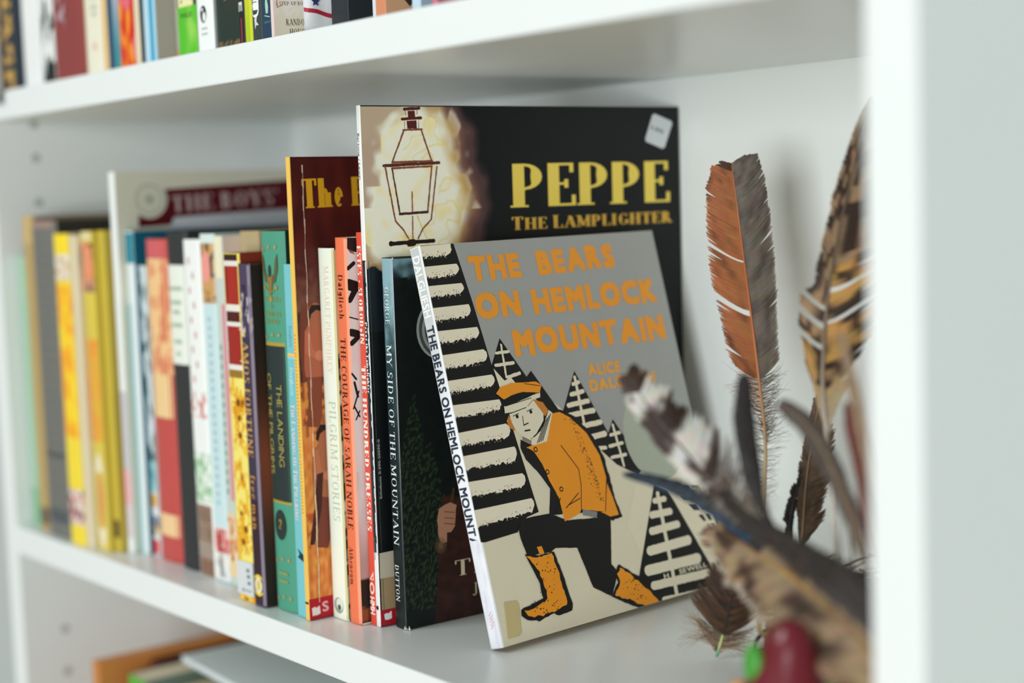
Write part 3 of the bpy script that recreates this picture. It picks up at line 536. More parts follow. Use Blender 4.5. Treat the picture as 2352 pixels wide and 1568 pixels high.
# ---- sunflower, purple, green, aqua
b = B('sunny', 'paperback_book', 'library paperback with red barn above yellow sunflower spine', G, cov='8e3a28', spine='f1dc66', rough=.32, bul=.001)
t = b.t
bands(b, (585, 600, '3a1d18'), (600, 612, 'e8e2da'), (612, 700, 'a82c20'), (700, 716, 'e9e4dc'), (716, 740, '501c18'), (740, 750, 'e9e4dc'), (750, 838, '9f2a20'), (838, 850, 'e9e4dc'), (850, 868, '9a7428'))
for y in (612, 650): b.isp.rect(t * .2, t * .26, b.vy(y + 40), b.vy(y), '6e1a14', 3, 2)
for a, c in (((.1, 790), (.9, 755)), ((.1, 800), (.9, 828)), ((.1, 786), (.95, 786))): b.isp.line((t * a[0], b.vy(a[1])), (t * c[0], b.vy(c[1])), .0014, 'ece6de', 3)
b.isp.rect(.0003, t * .14, b.vy(850), b.vy(705), 'e6ece4', 4, 2)
speckle(b, 868, 1288, [(238, 190, 50), (214, 140, 30), (120, 70, 20)], (244, 228, 120), (230, 110), .14)
for y, r in ((925, 1.4), (960, 1.1), (1000, 1.2), (1180, .9), (1215, 1.3), (1245, 1.2)):
    for k in range(12):
        a = k * .5236; c = (t * random.uniform(.4, .7), b.vy(y)); b.isp.line(c, (c[0] + .0045 * r * math.cos(a), c[1] + .0065 * r * math.sin(a)), .0012, 'e8a818', 3)
    b.isp.disc(c, .0016 * r, '7a4410', 4)
bands(b, (1372, 1384, 'eeb022')); speckle(b, 1368, 1384, [(240, 150, 20)], (246, 208, 60), (300, 200), 0)
done(b)
V, F = [], []; box(V, F, t * .06, t * 1.0, -.0009, .0004, b.vy(1366), b.vy(1290)); o = mesh_obj('library_label', V, F, mat('label_paper', 'd5dbdc', .5), b.root); o['label'] = 'white library call-number label'
I = Ink(lambda u, v, off: (u, -.001 - off, v))
for (x, y) in ((.72, 1308), (.74, 1322), (.76, 1337)): I.rect(t * (x - .08), t * (x + .1), b.vy(y + 4), b.vy(y - 4), '7b8488', 1, 1)
I.text('JUV', (t * .3, b.vy(1358)), (t * .9, b.vy(1358)), .0016, '8a9296', 'sans', .02)
I.build('label_print', o, INK)
b = B('purple', 'paperback_book', 'dark purple and brown paperback with gold spine title and round yellow badge', G, cov='4a2a1e', spine='3a3045', rough=.3, coat=.3, bul=.0012)
bands(b, (606, 720, '4c4058'), (1150, 1388, '38222c')); t = b.t
b.isp.rect(t * .82, t * .98, .001, b.h - .001, '8a7f90', 2, 2)
vtext(b, 'AMOS FORTUNE', 785, 1052, .12, .5, 'c9985a', font='serif', weight=.2)
vtext(b, 'free man', 1092, 1218, .25, .42, 'c98a40', font='serif', weight=.16)
speckle(b, 655, 775, [(200, 190, 200), (220, 190, 90)], (70, 60, 84), (300, 120), .2)
b.isp.disc((t * .5, b.vy(1345)), t * .46, 'f2d22e', 3, .0062); b.isp.disc((t * .5, b.vy(1345)), t * .3, 'ece6cc', 4, .0045); b.isp.disc((t * .5, b.vy(1345)), t * .14, 'e0bf3a', 5, .003)
f = b.fc; I = b.icv
def brown(u, v):
    y = 1 - v / b.h; g = math.exp(-((y - .58) / .2) ** 2); n = noise.noise(Vector((u * 40, v * 30, 3))) * 8
    return (44 + 92 * g + n, 32 + 40 * g + n, 28 + 22 * g + n)
I.grid(0.001, b.d - .001, .001, b.h - .001, 30, 44, brown); done(b, cover='cover_illustration')

b = B('green', 'hardcover_book', 'green cloth hardback with black panel, gold eagle and gold title', G, kind='hard', cov='14352a', spine='4d9a80', rough=.62, bul=.003, pages=mat('aged_page_edges', 'd9c79a', .85, .06, 90, wave=900))
t = b.t; GO = 'a88c3c'
bands(b, (796, 1152, '20302f'), (788, 796, 'b3962f'), (1151, 1157, 'b3962f'))
for y in (571, 772, 1287, 1374):
    for k in range(3): b.isp.disc((t * (.24 + .26 * k), b.vy(y + (4 if k == 0 else -2))), .0011, 'b9974e', 2, n=5)
# eagle: shield body, head, two raised wings, tail
c = (t * .5, b.vy(636)); EG = '5c5a34'
for s in (-1, 1):
    b.isp.poly([(c[0] + s * .0008, c[1] - .001), (c[0] + s * .0045, c[1] + .0015), (c[0] + s * .006, c[1] + .009), (c[0] + s * .0078, c[1] + .0125), (c[0] + s * .0078, c[1] + .004), (c[0] + s * .0055, c[1] - .003), (c[0] + s * .001, c[1] - .0045)], EG, 2)
b.isp.poly([(c[0] - .0025, c[1]), (c[0] + .0025, c[1]), (c[0] + .0018, c[1] - .009), (c[0], c[1] - .0105), (c[0] - .0018, c[1] - .009)], '86733a', 3)
b.isp.disc((c[0], c[1] + .0028), .0013, '33382c', 3, .0034); b.isp.disc((c[0], c[1] - .0125), .0016, 'a98f3e', 3)
for s in (-1, 1): b.isp.line((c[0] + s * .002, c[1] - .0085), (c[0] + s * .006, c[1] - .0055), .0006, GO, 3); b.isp.disc((c[0] + s * .006, c[1] - .006), .0011, GO, 3)
for y, w, tx in ((693, .66, 'LANDMARK'), (710, .16, 'OF'), (727, .66, 'AMERICAN'), (744, .58, 'HISTORY')):
    b.let.text(tx, (t * (.52 - w / 2), b.vy(y)), (t * (.52 + w / 2), b.vy(y)), .0024, '8f9a52', 'serif', .2)
vtext(b, 'THE LANDING', 884, 1072, .56, .22, 'a59a50', font='sans', weight=0)
vtext(b, 'OF THE PILGRIMS', 860, 1092, .17, .19, 'a59a50', font='sans', weight=0)
b.isp.disc((t * .48, b.vy(1207)), .0058, '24302c', 2, .0085); b.let.text('2', (t * .40, b.vy(1216)), (t * .56, b.vy(1216)), .0055, 'a5913e', 'serif', .2, 4)
for y, w in ((1318, .4), (1336, .4)): b.isp.rect(t * (.5 - w / 2), t * (.5 + w / 2), b.vy(y) - .0007, b.vy(y) + .0007, '8f9a52', 2)
done(b)
b = B('aqua', 'paperback_book', 'thin aqua paperback with pale pink spine title, beside the green cloth book', G, cov='61b3bd', spine='79c4cb', rough=.4)
t = b.t; bands(b, (813, 821, 'e8c66a'), (822, 826, '9fd0d6'))
vtext(b, 'Dougherty', 750, 800, .35, .3, '5e97a4', font='serif', weight=.14)
vtext(b, 'Dougherty', 846, 912, .3, .32, 'd9ecec', font='serif', weight=.14)
vtext(b, 'THE LANDING OF THE PILGRIMS', 930, 1198, .22, .42, 'e8d0d8', font='serif', weight=.22, small=.8)
b.isp.poly([(t * .3, b.vy(1262)), (t * .9, b.vy(1275)), (t * .85, b.vy(1290)), (t * .3, b.vy(1282)), (t * .5, b.vy(1274))], '1d3c46', 2); done(b)

# ---- tall maroon picture book
b = B('maroon', 'picture_book', 'tall maroon paperback with yellow spine and creased cover of people in a field', G, cov='4a1a18', spine='f2c45c', rough=.38)
t = b.t
for i in range(52): b.isp.line((t * .3, b.vy(770 + i * 8)), (t * .7, b.vy(770 + i * 8 + random.uniform(-2, 2))), .0007, 'd79f3c', 2)
b.isp.rect(t * .1, t * .9, b.vy(1388), b.vy(1383), '1c1c1c', 3, 2)
f = b.fc; fi = homog([(0, 0), (b.d, 0), (b.d, b.h), (0, b.h)], FRAMES['maroon']['cover'])
def field(u, v):
    x, y = happly(fi, (u, v)); n = noise.noise(Vector((x * .03, y * .012, 1))); n2 = noise.noise(Vector((x * .11, y * .05, 5)))
    cr = x - (700 + (y - 360) * .03); y += n * 14
    if y < 610: c = (84 + n * 26, 30 + n * 10, 26 + n * 8)
    elif y < 720: k = (y - 610) / 110; c = (84 + 46 * k + n2 * 30, 34 + 54 * k + n2 * 26, 30 + 40 * k + n2 * 22)
    elif y < 880: c = (74 + n2 * 46, 54 + n2 * 30, 48 + n2 * 26)
    else: c = (224 + n2 * 30, 146 + n2 * 44 - abs(n) * 30, 66 + n2 * 34)
    if 880 < y < 1010 and n2 < -.05: c = (150, 80, 48)
    if 1170 < y < 1260 and n2 < -.1: c = (196, 92, 44)
    return c
b.icv.grid(.0008, .075, .002, b.h - .001, 46, 190, field, 1)
I = b.icv
def fig(ink, x, y, s, coat, hair, legs, hand=True):        # a plain standing figure in coat and boots
    P = lambda dx, dy: f(x + dx * s, y + dy * s)
    ink.poly([P(-16, 120), P(18, 120), P(20, 215), P(12, 250), P(-18, 250), P(-14, 210)], legs, 3, .0004, .004)
    ink.poly([P(-14, 0), P(18, -4), P(28, 20), P(24, 70), P(28, 128), P(-22, 130), P(-26, 70), P(-24, 18)], coat, 4, .0004, .004)
    ink.poly([P(-24, 18), P(-12, 14), P(-4, 60), P(14, 78), P(10, 88), P(-22, 72)], tuple(min(255, int(c * 1.1)) for c in bytes.fromhex(coat)), 5)
    ink.disc(P(2, -22), .0052 * s, 'b0674a', 4, .0068 * s); ink.poly([P(-16, -28), P(-8, -46), P(12, -46), P(18, -30), P(4, -34), P(-8, -24), P(-12, -6), P(-18, -10)], hair, 5)
    if hand: ink.disc(P(12, 76), .003 * s, 'cf7f62', 6)
fig(I, 722, 745, .95, 'b5654a', '2a1c1a', '8a4630'); fig(I, 742, 1020, .95, 'ad6a48', '2a1816', '7d4030')
I.poly([f(728, 1090), f(742, 1085), f(738, 1170), f(722, 1252), f(712, 1252), f(722, 1170)], '4a2422', 5)
I.poly([f(690, 712), f(718, 690), f(716, 860), f(696, 880), f(688, 800)], '7a4030', 2)
for i in range(57):
    y = 380 + i * 17.6; x = 692 + (y - 360) * .041 + math.sin(i) * .8
    I.line(f(x, y), f(x + .7, y + 17.8), random.uniform(.0002, .0009), 'd9b8a8' if y < 900 else 'f0d9b0', 7)
I.rect(.0002, .05, .0003, .0117, 'b81f2e', 3)
P = [f(710, 1379), f(757, 1367), f(761, 1411), f(713, 1424)]
I.poly([f(716, 1398), f(724, 1394), f(726, 1397), f(734, 1391), f(736, 1409), f(727, 1414), f(725, 1413), f(718, 1416)], 'f2e6e2', 5)
b.clet.text('S', f(741, 1405), f(755, 1401), .0055, 'f0b8b8', 'sans', .02, 6)
b.clet.text('The Pilgrims', f(696, 480), f(1010, 462), .0155, 'e8ac28', 'serif', .3, 5)
done(b, cover='cover_illustration')

b = B('ivory', 'paperback_book', 'ivory paperback with faint pink and green spine title', G, cov='3c4a3a', spine='eef4e4', rough=.4, bul=.001)
t = b.t; b.isp.rect(t * .9, t * .99, .0004, b.h - .0004, 'd8cf9c', 1, 2)
vtext(b, 'MARGARET PUMPHREY', 612, 858, .38, .3, 'e9cdb2', font='serif', weight=.12)
vtext(b, 'PILGRIM STORIES', 922, 1198, .36, .42, 'bccdb4', font='serif', weight=.13)
b.isp.disc((t * .46, b.vy(1392)), .0044, '8fa090', 2); b.isp.disc((t * .52, b.vy(1389)), .0034, 'dfe6d6', 3); b.isp.disc((t * .5, b.vy(1396)), .0016, '4a5a4c', 4)
f = b.fc; sd = 4
def wood(u, v):
    n = noise.noise(Vector((u * 400, v * 120, 2))); y = v / b.h
    if y > .72: return (206, 190, 150)
    return (196, 204, 186) if n > .05 else (44, 50, 40)
b.icv.grid(.0006, .03, .001, b.h - .001, 16, 110, wood); done(b, cover='cover_illustration')
b = B('orange', 'hardcover_book', 'orange hardback with black serif spine lettering', G, kind='hard', cov='f1ece6', spine='ee7a52', rough=.38, bul=.0012)
t = b.t; b.isp.rect(t * .8, t * .97, .0006, b.h - .0006, 'f6a182', 1, 3)
vtext(b, 'Dalgliesh', 632, 735, .28, .36, '3a1c14', font='serif', weight=.15)
vtext(b, 'THE COURAGE OF SARAH NOBLE', 778, 1218, .26, .4, '3a1c14', font='serif', weight=.16)
vtext(b, 'Atheneum', 1258, 1345, .26, .32, '3a1c14', font='serif', weight=.14)
f = b.fc; I = b.icv
I.rect(.0006, .07, .001, b.h - .001, 'efeae8', 1, 6)
I.poly([f(797, 547), f(880, 547), f(880, 582), f(812, 580), f(797, 572)], '26201e', 2); I.poly([f(797, 572), f(808, 578), f(816, 586), f(804, 582)], 'a8543c', 3)
for a, c, w in (((799, 618), (812, 606), .0022), ((800, 655), (816, 660), .006), ((803, 690), (814, 670), .0035), ((803, 730), (822, 735), .0007), ((806, 765), (820, 768), .004), ((808, 790), (822, 776), .0028), ((808, 860), (818, 872), .0012), ((814, 880), (822, 912), .0014), ((812, 940), (824, 900), .0009), ((814, 935), (826, 958), .0009), ((818, 965), (826, 945), .0008)):
    I.bar(f(*a), f(*c), w, '1d1a1a', 2)
def rag(u, v):
    x = v / b.h; n = noise.noise(Vector((u * 300, v * 70, 8)))
    if x < .12: return (40, 34, 26) if n > -.2 else (150, 80, 50)
    k = max(0, 1 - x * 3.2); return (236 - 70 * k + n * 24, 226 - 110 * k + n * 20, 226 - 120 * k + n * 20)
I.grid(.0006, .05, .001, b.h * .4, 16, 60, rag, 2); done(b, cover='cover_illustration')
b = B('red', 'hardcover_book', 'thin red hardback with white lettering up against the tall black picture book', G, kind='hard', cov='b8402e', spine='e2523c', rough=.4, bul=.0006)
vtext(b, 'ESTES * SLOBODKIN', 566, 792, .2, .58, 'f6e6da', font='serif', weight=.26)
vtext(b, 'THE HUNDRED DRESSES', 842, 1222, .2, .6, 'f6e6da', font='serif', weight=.26)
vtext(b, 'HMH', 1372, 1412, .15, .7, 'f8ece6', font='sans', weight=.03)
t = b.t
b.isp.disc((t * .5, b.vy(1352)), t * .34, 'f6e6da', 2, .0032); b.isp.disc((t * .5, b.vy(1352)), t * .2, 'e2523c', 3, .002)
b.isp.poly([(t * .2, b.vy(1333)), (t * .8, b.vy(1313)), (t * .8, b.vy(1333))], 'f6e6da', 2); b.isp.poly([(t * .42, b.vy(1331)), (t * .72, b.vy(1321)), (t * .72, b.vy(1331))], 'e2523c', 3)
done(b)

# ---- big black picture book with the street lamp
b = B('night', 'picture_book', 'large black picture book with glowing street lamp and yellow title, tallest on the shelf', G, cov='121617', spine='eef0ee', rough=.36, coat=.03, pages=PAGES_W, bul=.0005)
t = b.t; f = b.fc; fi = homog([(0, 0), (b.d, 0), (b.d, b.h), (0, b.h)], FRAMES['night']['cover']); I = b.icv
def interp(T, y):
    for (a, p), (c, q) in zip(T, T[1:]):
        if y <= c: return p + (q - p) * max(0, y - a) / (c - a)
    return T[-1][1]
RB = [(240, 1050), (262, 1062), (300, 1082), (340, 1088), (400, 1104), (450, 1118), (500, 1112), (560, 1100), (640, 1090), (760, 1075)]
def mixc(a, c, k): k = max(0, min(1, k)); return tuple(a[i] + (c[i] - a[i]) * k for i in range(3))
def glow(u, v):
    x, y = happly(fi, (u, v)); n = noise.noise(Vector((x * .012, y * .012, 1))); n2 = noise.noise(Vector((x * .035, y * .03, 4))); n3 = noise.noise(Vector((x * .09, y * .09, 9)))
    bl = (17, 21, 22)
    dk = (y - (598 + (x - 838) * .35 + n2 * 16)) / 10
    if x > 905: dk = (y - 640) / 20
    e = (interp(RB, y) + n * 16 + n2 * 9 - x)
    if e < -30: return bl
    r = math.hypot((x - 945) / 1.05, y - 430)
    c = mixc((252, 251, 232), (254, 240, 180), (n2 - .02) * 1.6)
    yl = abs(n + .5 * n2); c = mixc(c, (242, 216, 110), (1 - yl / .07) * .55 if r > 60 and x > 925 else 0)
    if r > 165: c = mixc(c, (196, 166, 128), (r - 165 + n2 * 30) / 30)
    if x < 875 and y < 480: c = mixc(c, (196, 172, 150), (872 - x + n2 * 26) / 18 if y < 430 else (858 - x + n2 * 20) / 14)
    if y < 330 and x < 930: c = mixc(c, (200, 178, 152), (330 - y - (x - 850) * .9 + n2 * 30) / 26)
    if e < 74: c = mixc(c, (202, 164, 104), (74 - e) / 30 * (.6 + n2))
    if e < 46: c = mixc(c, mixc((120, 84, 74), (206, 190, 172), (n2 + .05) * 4 if y < 480 else 0), (46 - e) / 22)
    if e < 22: c = mixc(c, (86, 62, 62), (22 - e) / 12)
    if e < 4: c = mixc(c, bl, (4 - e) / 22)
    if dk > 0: c = mixc(c, (150, 120, 70) if dk < .8 else (24, 32, 38), dk if dk < .8 else 1)
    return c
I.grid(.0004, .112, f(900, 760)[1], b.h - .0006, 170, 200, glow, 1)
# the lamp, drawn as brown strokes
def st(a, c, w, col='8c5238', L=4): I.bar(f(*a), f(*c), w * .00026, col, L, .00012)
LB = '5a2622'
st((928, 252), (962, 250), 6, LB); st((923, 275), (966, 272), 6, LB)
I.poly([f(936, 256), f(952, 256), f(953, 271), f(937, 271)], LB, 4, .0001, .0006); I.poly([f(934, 279), f(956, 278), f(957, 296), f(935, 297)], LB, 4, .0001, .0006)
for a, c in (((929, 281), (929, 297)), ((961, 279), (961, 296)), ((930, 256), (932, 266)), ((958, 254), (957, 264))): st(a, c, 1.4, '9a8a6c')
st((926, 300), (968, 298), 4); st((927, 301), (900, 375), 3.4); st((967, 300), (991, 371), 3.4)
st((903, 374), (992, 371), 4.2); st((881, 382), (1008, 375), 6, '5e3026'); st((900, 388), (991, 383), 4)
st((884, 384), (908, 509), 3.2); st((908, 509), (927, 530), 3.2); st((927, 530), (938, 549), 3); st((1003, 384), (990, 505), 3.2); st((990, 505), (970, 528), 3.2); st((970, 528), (960, 549), 3)
st((900, 389), (918, 491), 3.4, '6a3426'); st((991, 383), (982, 488), 3.4); st((918, 493), (982, 488), 5, '4e2a24')
st((946, 442), (947, 486), 3, 'a8643c'); st((947, 498), (948, 548), 3, 'a8643c'); st((958, 497), (980, 552), 1.5, 'e8cc5a')
st((900, 561), (996, 554), 8, '241816'); I.disc(f(898, 561), .0014, '241816', 5); st((940, 560), (950, 558), 14, '2c1a16')
b.clet.text('PEPPE', f(1176, 478), f(1540, 464), .0238, 'f6da62', 'serif', .25, 5, gap=.05)
b.clet.text('THE LAMPLIGHTER', f(1176, 530), f(1541, 511), .0072, 'dcb048', 'serif', .26, 5, small=.9)
# white spine with black lettering, worn edges
for y0, y1 in ((600, 1270),): b.isp.rect(.0003, t - .0003, b.vy(y1), b.vy(y0), '20282f', 1, 4)
vtext(b, 'Bartone / Lewin', 308, 414, .2, .5, '33302e', font='sans', weight=0)
vtext(b, 'Peppe the Lamplighter', 742, 905, .2, .55, 'eceeea', font='serif', weight=.22)
vtext(b, 'Scholastic', 1236, 1288, .2, .5, '6a7070', font='sans', weight=0)
for i in range(60):
    y = random.uniform(600, 1270); b.isp.line((t * .9, b.vy(y)), (t * .95, b.vy(y + random.uniform(4, 20))), .0004, 'dfe2e0', 3)
b.isp.disc((t * .5, b.vy(1397)), .0012, '202020', 3)
I.line(f(846, 600), f(884, 1440), .0003, '4a5250', 3)
# corner and lower edge of the front seen between its neighbours
I.poly([f(872, 1272), f(920, 1262), f(920, 1400), f(877, 1406)], 'a8906c', 2); I.poly([f(871, 1272), f(918, 1262), f(919, 1322), f(873, 1330)], 'c8bea8', 3)
I.rect(.0004, .02, .0003, .0090, 'b5202e', 3)
I.poly([f(882, 1412), f(889, 1408), f(891, 1410), f(899, 1403), f(900, 1420), f(892, 1424), f(884, 1424)], 'f2ece8', 5)
b.clet.text('Scholastic 0-590-20590-0', f(877, 1146), f(871, 1010), .0013, 'c9cdca', 'sans', 0, 5)
done(b, cover='cover_illustration')
# price sticker
V, F = [], []
pts = [f(1499, 261), f(1544, 281), f(1524, 344), f(1480, 325)]
cx = sum(p[0] for p in pts) / 4; cy = sum(p[1] for p in pts) / 4; R = []
for i in range(4):
    a = pts[i]; p = pts[i - 1]; n = pts[(i + 1) % 4]
    for k in (.18, .07, 0): R.append((a[0] + (p[0] - a[0]) * k, a[1] + (p[1] - a[1]) * k) if k else (a[0] + (cx - a[0]) * .08, a[1] + (cy - a[1]) * .08))
    for k in (.07, .18): R.append((a[0] + (n[0] - a[0]) * k, a[1] + (n[1] - a[1]) * k))
n = len(R); V = [(t + .0002, p[0], p[1]) for p in R] + [(t + .0005, p[0], p[1]) for p in R]
F = [list(range(n, 2 * n))[::-1]] + [[i, (i + 1) % n, n + (i + 1) % n, n + i] for i in range(n)]
o = mesh_obj('price_sticker', V, F, mat('sticker_paper', 'd5dcde', .5), b.root); o['label'] = 'small white price sticker near the corner'
I = Ink(lambda u, v, off: (t + .00055 + off, u, v)); I.text('1.50', f(1494, 297), f(1521, 308), .0022, '6d7880', 'sans', .02); I.build('sticker_print', o, INK)

# ---- dark novel the front book leans on
b = B('dark', 'paperback_book', 'blue-black paperback with white spine title, the front book leaning on it', G, cov='10181a', spine='1c2c30', rough=.22, coat=.5, bul=.0014)
t = b.t
def dusk(u, v):
    y = 1 - v / b.h; n = noise.noise(Vector((u * 160, v * 110, 2))) + .5 * noise.noise(Vector((u * 420, v * 300, 2))); k = max(0, min(1, (y - .08 + n * .1) / .2))
    return mixc((140, 178, 186), (40 + n * 14, 62 + n * 16, 66 + n * 16), k) if y < .3 else mixc((40 + n * 14, 62 + n * 16, 66 + n * 16), (24 + n * 10, 34 + n * 12, 34 + n * 12), (y - .3) / .3)
b.isp.grid(.0002, t - .0002, .0004, b.h - .0004, 12, 150, dusk)
vtext(b, 'GEORGE', 660, 746, .26, .36, 'e6eaea', font='serif', weight=.14)
vtext(b, 'MY SIDE OF THE MOUNTAIN', 793, 1254, .24, .44, 'e6eaea', font='serif', weight=.14)
vtext(b, 'DUTTON', 1299, 1383, .24, .32, 'e6eaea', font='serif', weight=.14)
f = b.fc; fi2 = homog([(0, 0), (b.d, 0), (b.d, b.h), (0, b.h)], FRAMES['dark']['cover'])
def forest(u, v):
    x, y = happly(fi2, (u, v)); n = noise.noise(Vector((x * .05, y * .05, 2))); n2 = noise.noise(Vector((x * .25, y * .12, 7)))
    if y < 640: return mixc((118, 156, 166), (30, 46, 52), (y - 596 + n * 40) / 50)
    c = (15 + n * 5, 24 + n * 7, 25 + n * 6)
    for ax, ay, wd in ((985, 1010, .28), (950, 900, .2), (960, 1150, .4)):
        if y > ay and abs(x - ax) < (y - ay) * wd and n2 > .12 and y < 1400: c = (34 + n2 * 24, 52 + n2 * 24, 34 + n2 * 14)
    if x > 1012 + (y - 1180) * -.05 and y > 1140: c = (52 + n * 16, 30 + n * 8, 26 + n * 8)
    return c
b.icv.grid(.0004, .075, .0006, b.h - .0006, 80, 170, forest, 1); I = b.icv
I.disc(f(1006, 757), .0135, '9aa0a0', 3, .0155, 30); I.disc(f(1008, 757), .0125, '4a5052', 4, .0145, 30)
for k in range(26):
    a = math.radians(100 + k * 6.2); c = (f(1008, 757)[0] + .0098 * math.cos(a), f(1008, 757)[1] + .0118 * math.sin(a)); I.disc(c, .0009, '989e9e', 5, .0019, 8, a)
I.poly([f(1008, 1170), f(1020, 1160), f(1034, 1154), f(1048, 1160), f(1046, 1186), f(1044, 1210), f(1036, 1222), f(1026, 1224), f(1026, 1246), f(1012, 1252), f(1006, 1226), f(1004, 1196)], 'b08066', 4, .0002, .003)
for yy in (1176, 1190, 1203): I.line(f(1020, yy), f(1044, yy + 2), .0004, '6a3e30', 5)
I.poly([f(1032, 1160), f(1040, 1120), f(1044, 1122), f(1040, 1160)], '4a3420', 3)
for k in range(26): a = k * .25; I.line(f(1012, 1254), (f(1012, 1254)[0] + .004 * math.cos(a), f(1012, 1254)[1] + .0045 * math.sin(a)), .0003, '6b5640', 5)
b.clet.text('THE', f(1045, 1325), f(1168, 1300), .0085, 'd2c4a4', 'serif', .16, 6)
b.clet.text('Jean', f(1086, 1368), f(1155, 1353), .0068, 'b9ab90', 'serif', .12, 6)
done(b, cover='cover_illustration')
for n, pts in (('worn_corner', ((-.0001, .0035, .0048), (.0062, .0016, .003))),):
    V = []; F = []
    for k in range(7):
        x = b.t - .0022 + k * .0006; y = b.py(min(x, b.t)) - .0003; z = abs(math.sin(k * 2.3)) * .0022 + .0004
        m0 = len(V); V += [(x, y, .0001), (x + .0006, y + .0001, .0001), (x + .0003, y - .0001, z), (x + .0003, y + .0008, .0001)]; F += [[m0, m0 + 1, m0 + 2], [m0 + 1, m0 + 3, m0 + 2], [m0 + 3, m0, m0 + 2]]
    mesh_obj('worn_corner', V, F, mat('torn_card', 'e9e6dc', .8), b.root)['label'] = 'white torn card at the lower corner'

# ------------------------------------------------------------------ the front book, leaning
E_, V_ = Vector((-.0520, .9987, .0045)), Vector((-.2475, -.0199, .9687)); E_.normalize(); N_ = E_.cross(V_).normalized(); V_ = N_.cross(E_)
tb, wb, hb = .0096, .1715, .2045; P0 = Vector((-.1173, .0470, .0031)) - N_ * tb
Mx = ((N_.x, E_.x, V_.x, P0.x), (N_.y, E_.y, V_.y, P0.y), (N_.z, E_.z, V_.z, P0.z), (0, 0, 0, 1))
b = Book('picture_book', 'grey and cream book with orange hand-cut title, leaning in front of all the others', None, tb, wb, hb, axes=Mx, cov='f2e7cb', spine='eceef0', rough=.34, coat=.06, bul=.0014, group=None, pages=mat('orange_lit_page_edges', 'd9b27c', .85, .05, 90, wave=900))
b.key = 'front'; f = b.frame('front', 'cover'); fs = b.frame('front', 'spine'); I = Ink(b.cv); L = Texts(b.cv)
OR, BK, CR = 'ffa127', '181715', 'f7ecd0'
# sky of the cover
I.poly([f(1040, 552), f(1493, 523), f(1500, 560), f(1560, 800), f(1612, 1020), f(1475, 1080), f(1440, 1040), f(1394, 990), f(1300, 945), f(1210, 870), f(1129, 834)], 'aeafab', 1)
# log wall
I.poly([f(958, 556), f(1043, 556), f(1086, 690), f(1129, 834), f(1179, 988), f(1236, 1174), f(1210, 1186), f(1196, 1200), f(1188, 1222), f(1113, 1246), f(1085, 1250), f(1020, 900)], BK, 2)
logs = [((964, 564), (1037, 558), (971, 590), (1027, 585), 1039), ((972, 611), (1050, 603), (979, 637), (1047, 628), 1056), ((981, 655), (1061, 647), (988, 681), (1059, 671), 1067),
 ((991, 705), (1077, 695), (998, 735), (1073, 724), 1082), ((1001, 758), (1096, 747), (1009, 785), (1091, 774), 1101), ((1012, 813), (1110, 798), (1020, 844), (1109, 829), 1119),
 ((1024, 872), (1129, 856), (1032, 900), (1127, 884), 1136), ((1036, 928), (1146, 913), (1043, 958), (1147, 937), 1151), ((1049, 992), (1161, 969), (1056, 1022), (1159, 1003), 1171),
 ((1059, 1046), (1180, 1022), (1066, 1077), (1182, 1057), 1186), ((1071, 1106), (1198, 1084), (1079, 1140), (1198, 1117), 1206), ((1084, 1172), (1219, 1142), (1091, 1211), (1220, 1174), 1226)]
for a, c, d_, e, x in logs:
    my = (c[1] + e[1]) / 2
    top = [f(*a), f(*c), f(x - 2, c[1] + 6), f(x, my), f(x - 3, e[1] - 6)]
    low = []
    for k in range(40):
        q = k / 39; low.append(f(e[0] + (d_[0] - e[0]) * q + random.uniform(-1, 1), e[1] + (d_[1] - e[1]) * q + random.uniform(-4, 3)))
    I.poly(top + low, 'fff4da', 3)
    for k in range(26): q = random.random(); I.disc(f(e[0] + (d_[0] - e[0]) * q, e[1] + (d_[1] - e[1]) * q - random.uniform(0, 12)), random.uniform(.0001, .0003), BK, 4, n=5)
    for k in range(14): q = random.random(); I.disc(f(e[0] + (d_[0] - e[0]) * q, e[1] + (d_[1] - e[1]) * q + random.uniform(0, 5)), random.uniform(.0001, .0003), 'fff4da', 4, n=5)
# fir trees as black triangles with pale ribs
I.poly([f(1129, 834), f(1147, 773), f(1208, 861), f(1218, 847), f(1286, 944), f(1300, 950), f(1280, 1000), f(1200, 1000), f(1160, 940)], BK, 2)
I.poly([f(1133, 842), f(1158, 870), f(1172, 862), f(1190, 884), f(1150, 895)], CR, 3)
def rib(a, c, w, col=CR): I.bar(f(*a), f(*c), w * .00026, col, 4, .00012)
rib((1150, 788), (1162, 862), 5); rib((1139, 807), (1167, 803), 6); rib((1138, 835), (1178, 829), 7); rib((1166, 862), (1192, 853), 7)
I.poly([f(1316, 847), f(1394, 990), f(1404, 958), f(1440, 1012), f(1475, 1072), f(1462, 1088), f(1434, 1073), f(1414, 1063), f(1382, 1034), f(1341, 996), f(1300, 955), f(1291, 940)], BK, 2)
rib((1317, 862), (1345, 1000), 7); rib((1313, 878), (1326, 873), 8); rib((1309, 902), (1336, 894), 9); rib((1303, 927), (1348, 916), 10); rib((1306, 950), (1360, 938), 11); rib((1330, 976), (1376, 965), 11); rib((1345, 1003), (1386, 992), 12); rib((1366, 1026), (1388, 1024), 8)
rib((1404, 972), (1430, 1066), 6); rib((1399, 995), (1420, 989), 7); rib((1397, 1021), (1426, 1013), 7); rib((1402, 1047), (1434, 1040), 7)
# moon
I.disc(f(1500, 992), .0242, 'bcc2b0', 3, .0262, 36)
# snow slope over the sky's lower edge
I.poly([f(1462, 1088), f(1475, 1080), f(1530, 1088), f(1612, 1045), f(1672, 1335), f(1520, 1385), f(1440, 1200)], CR, 2)
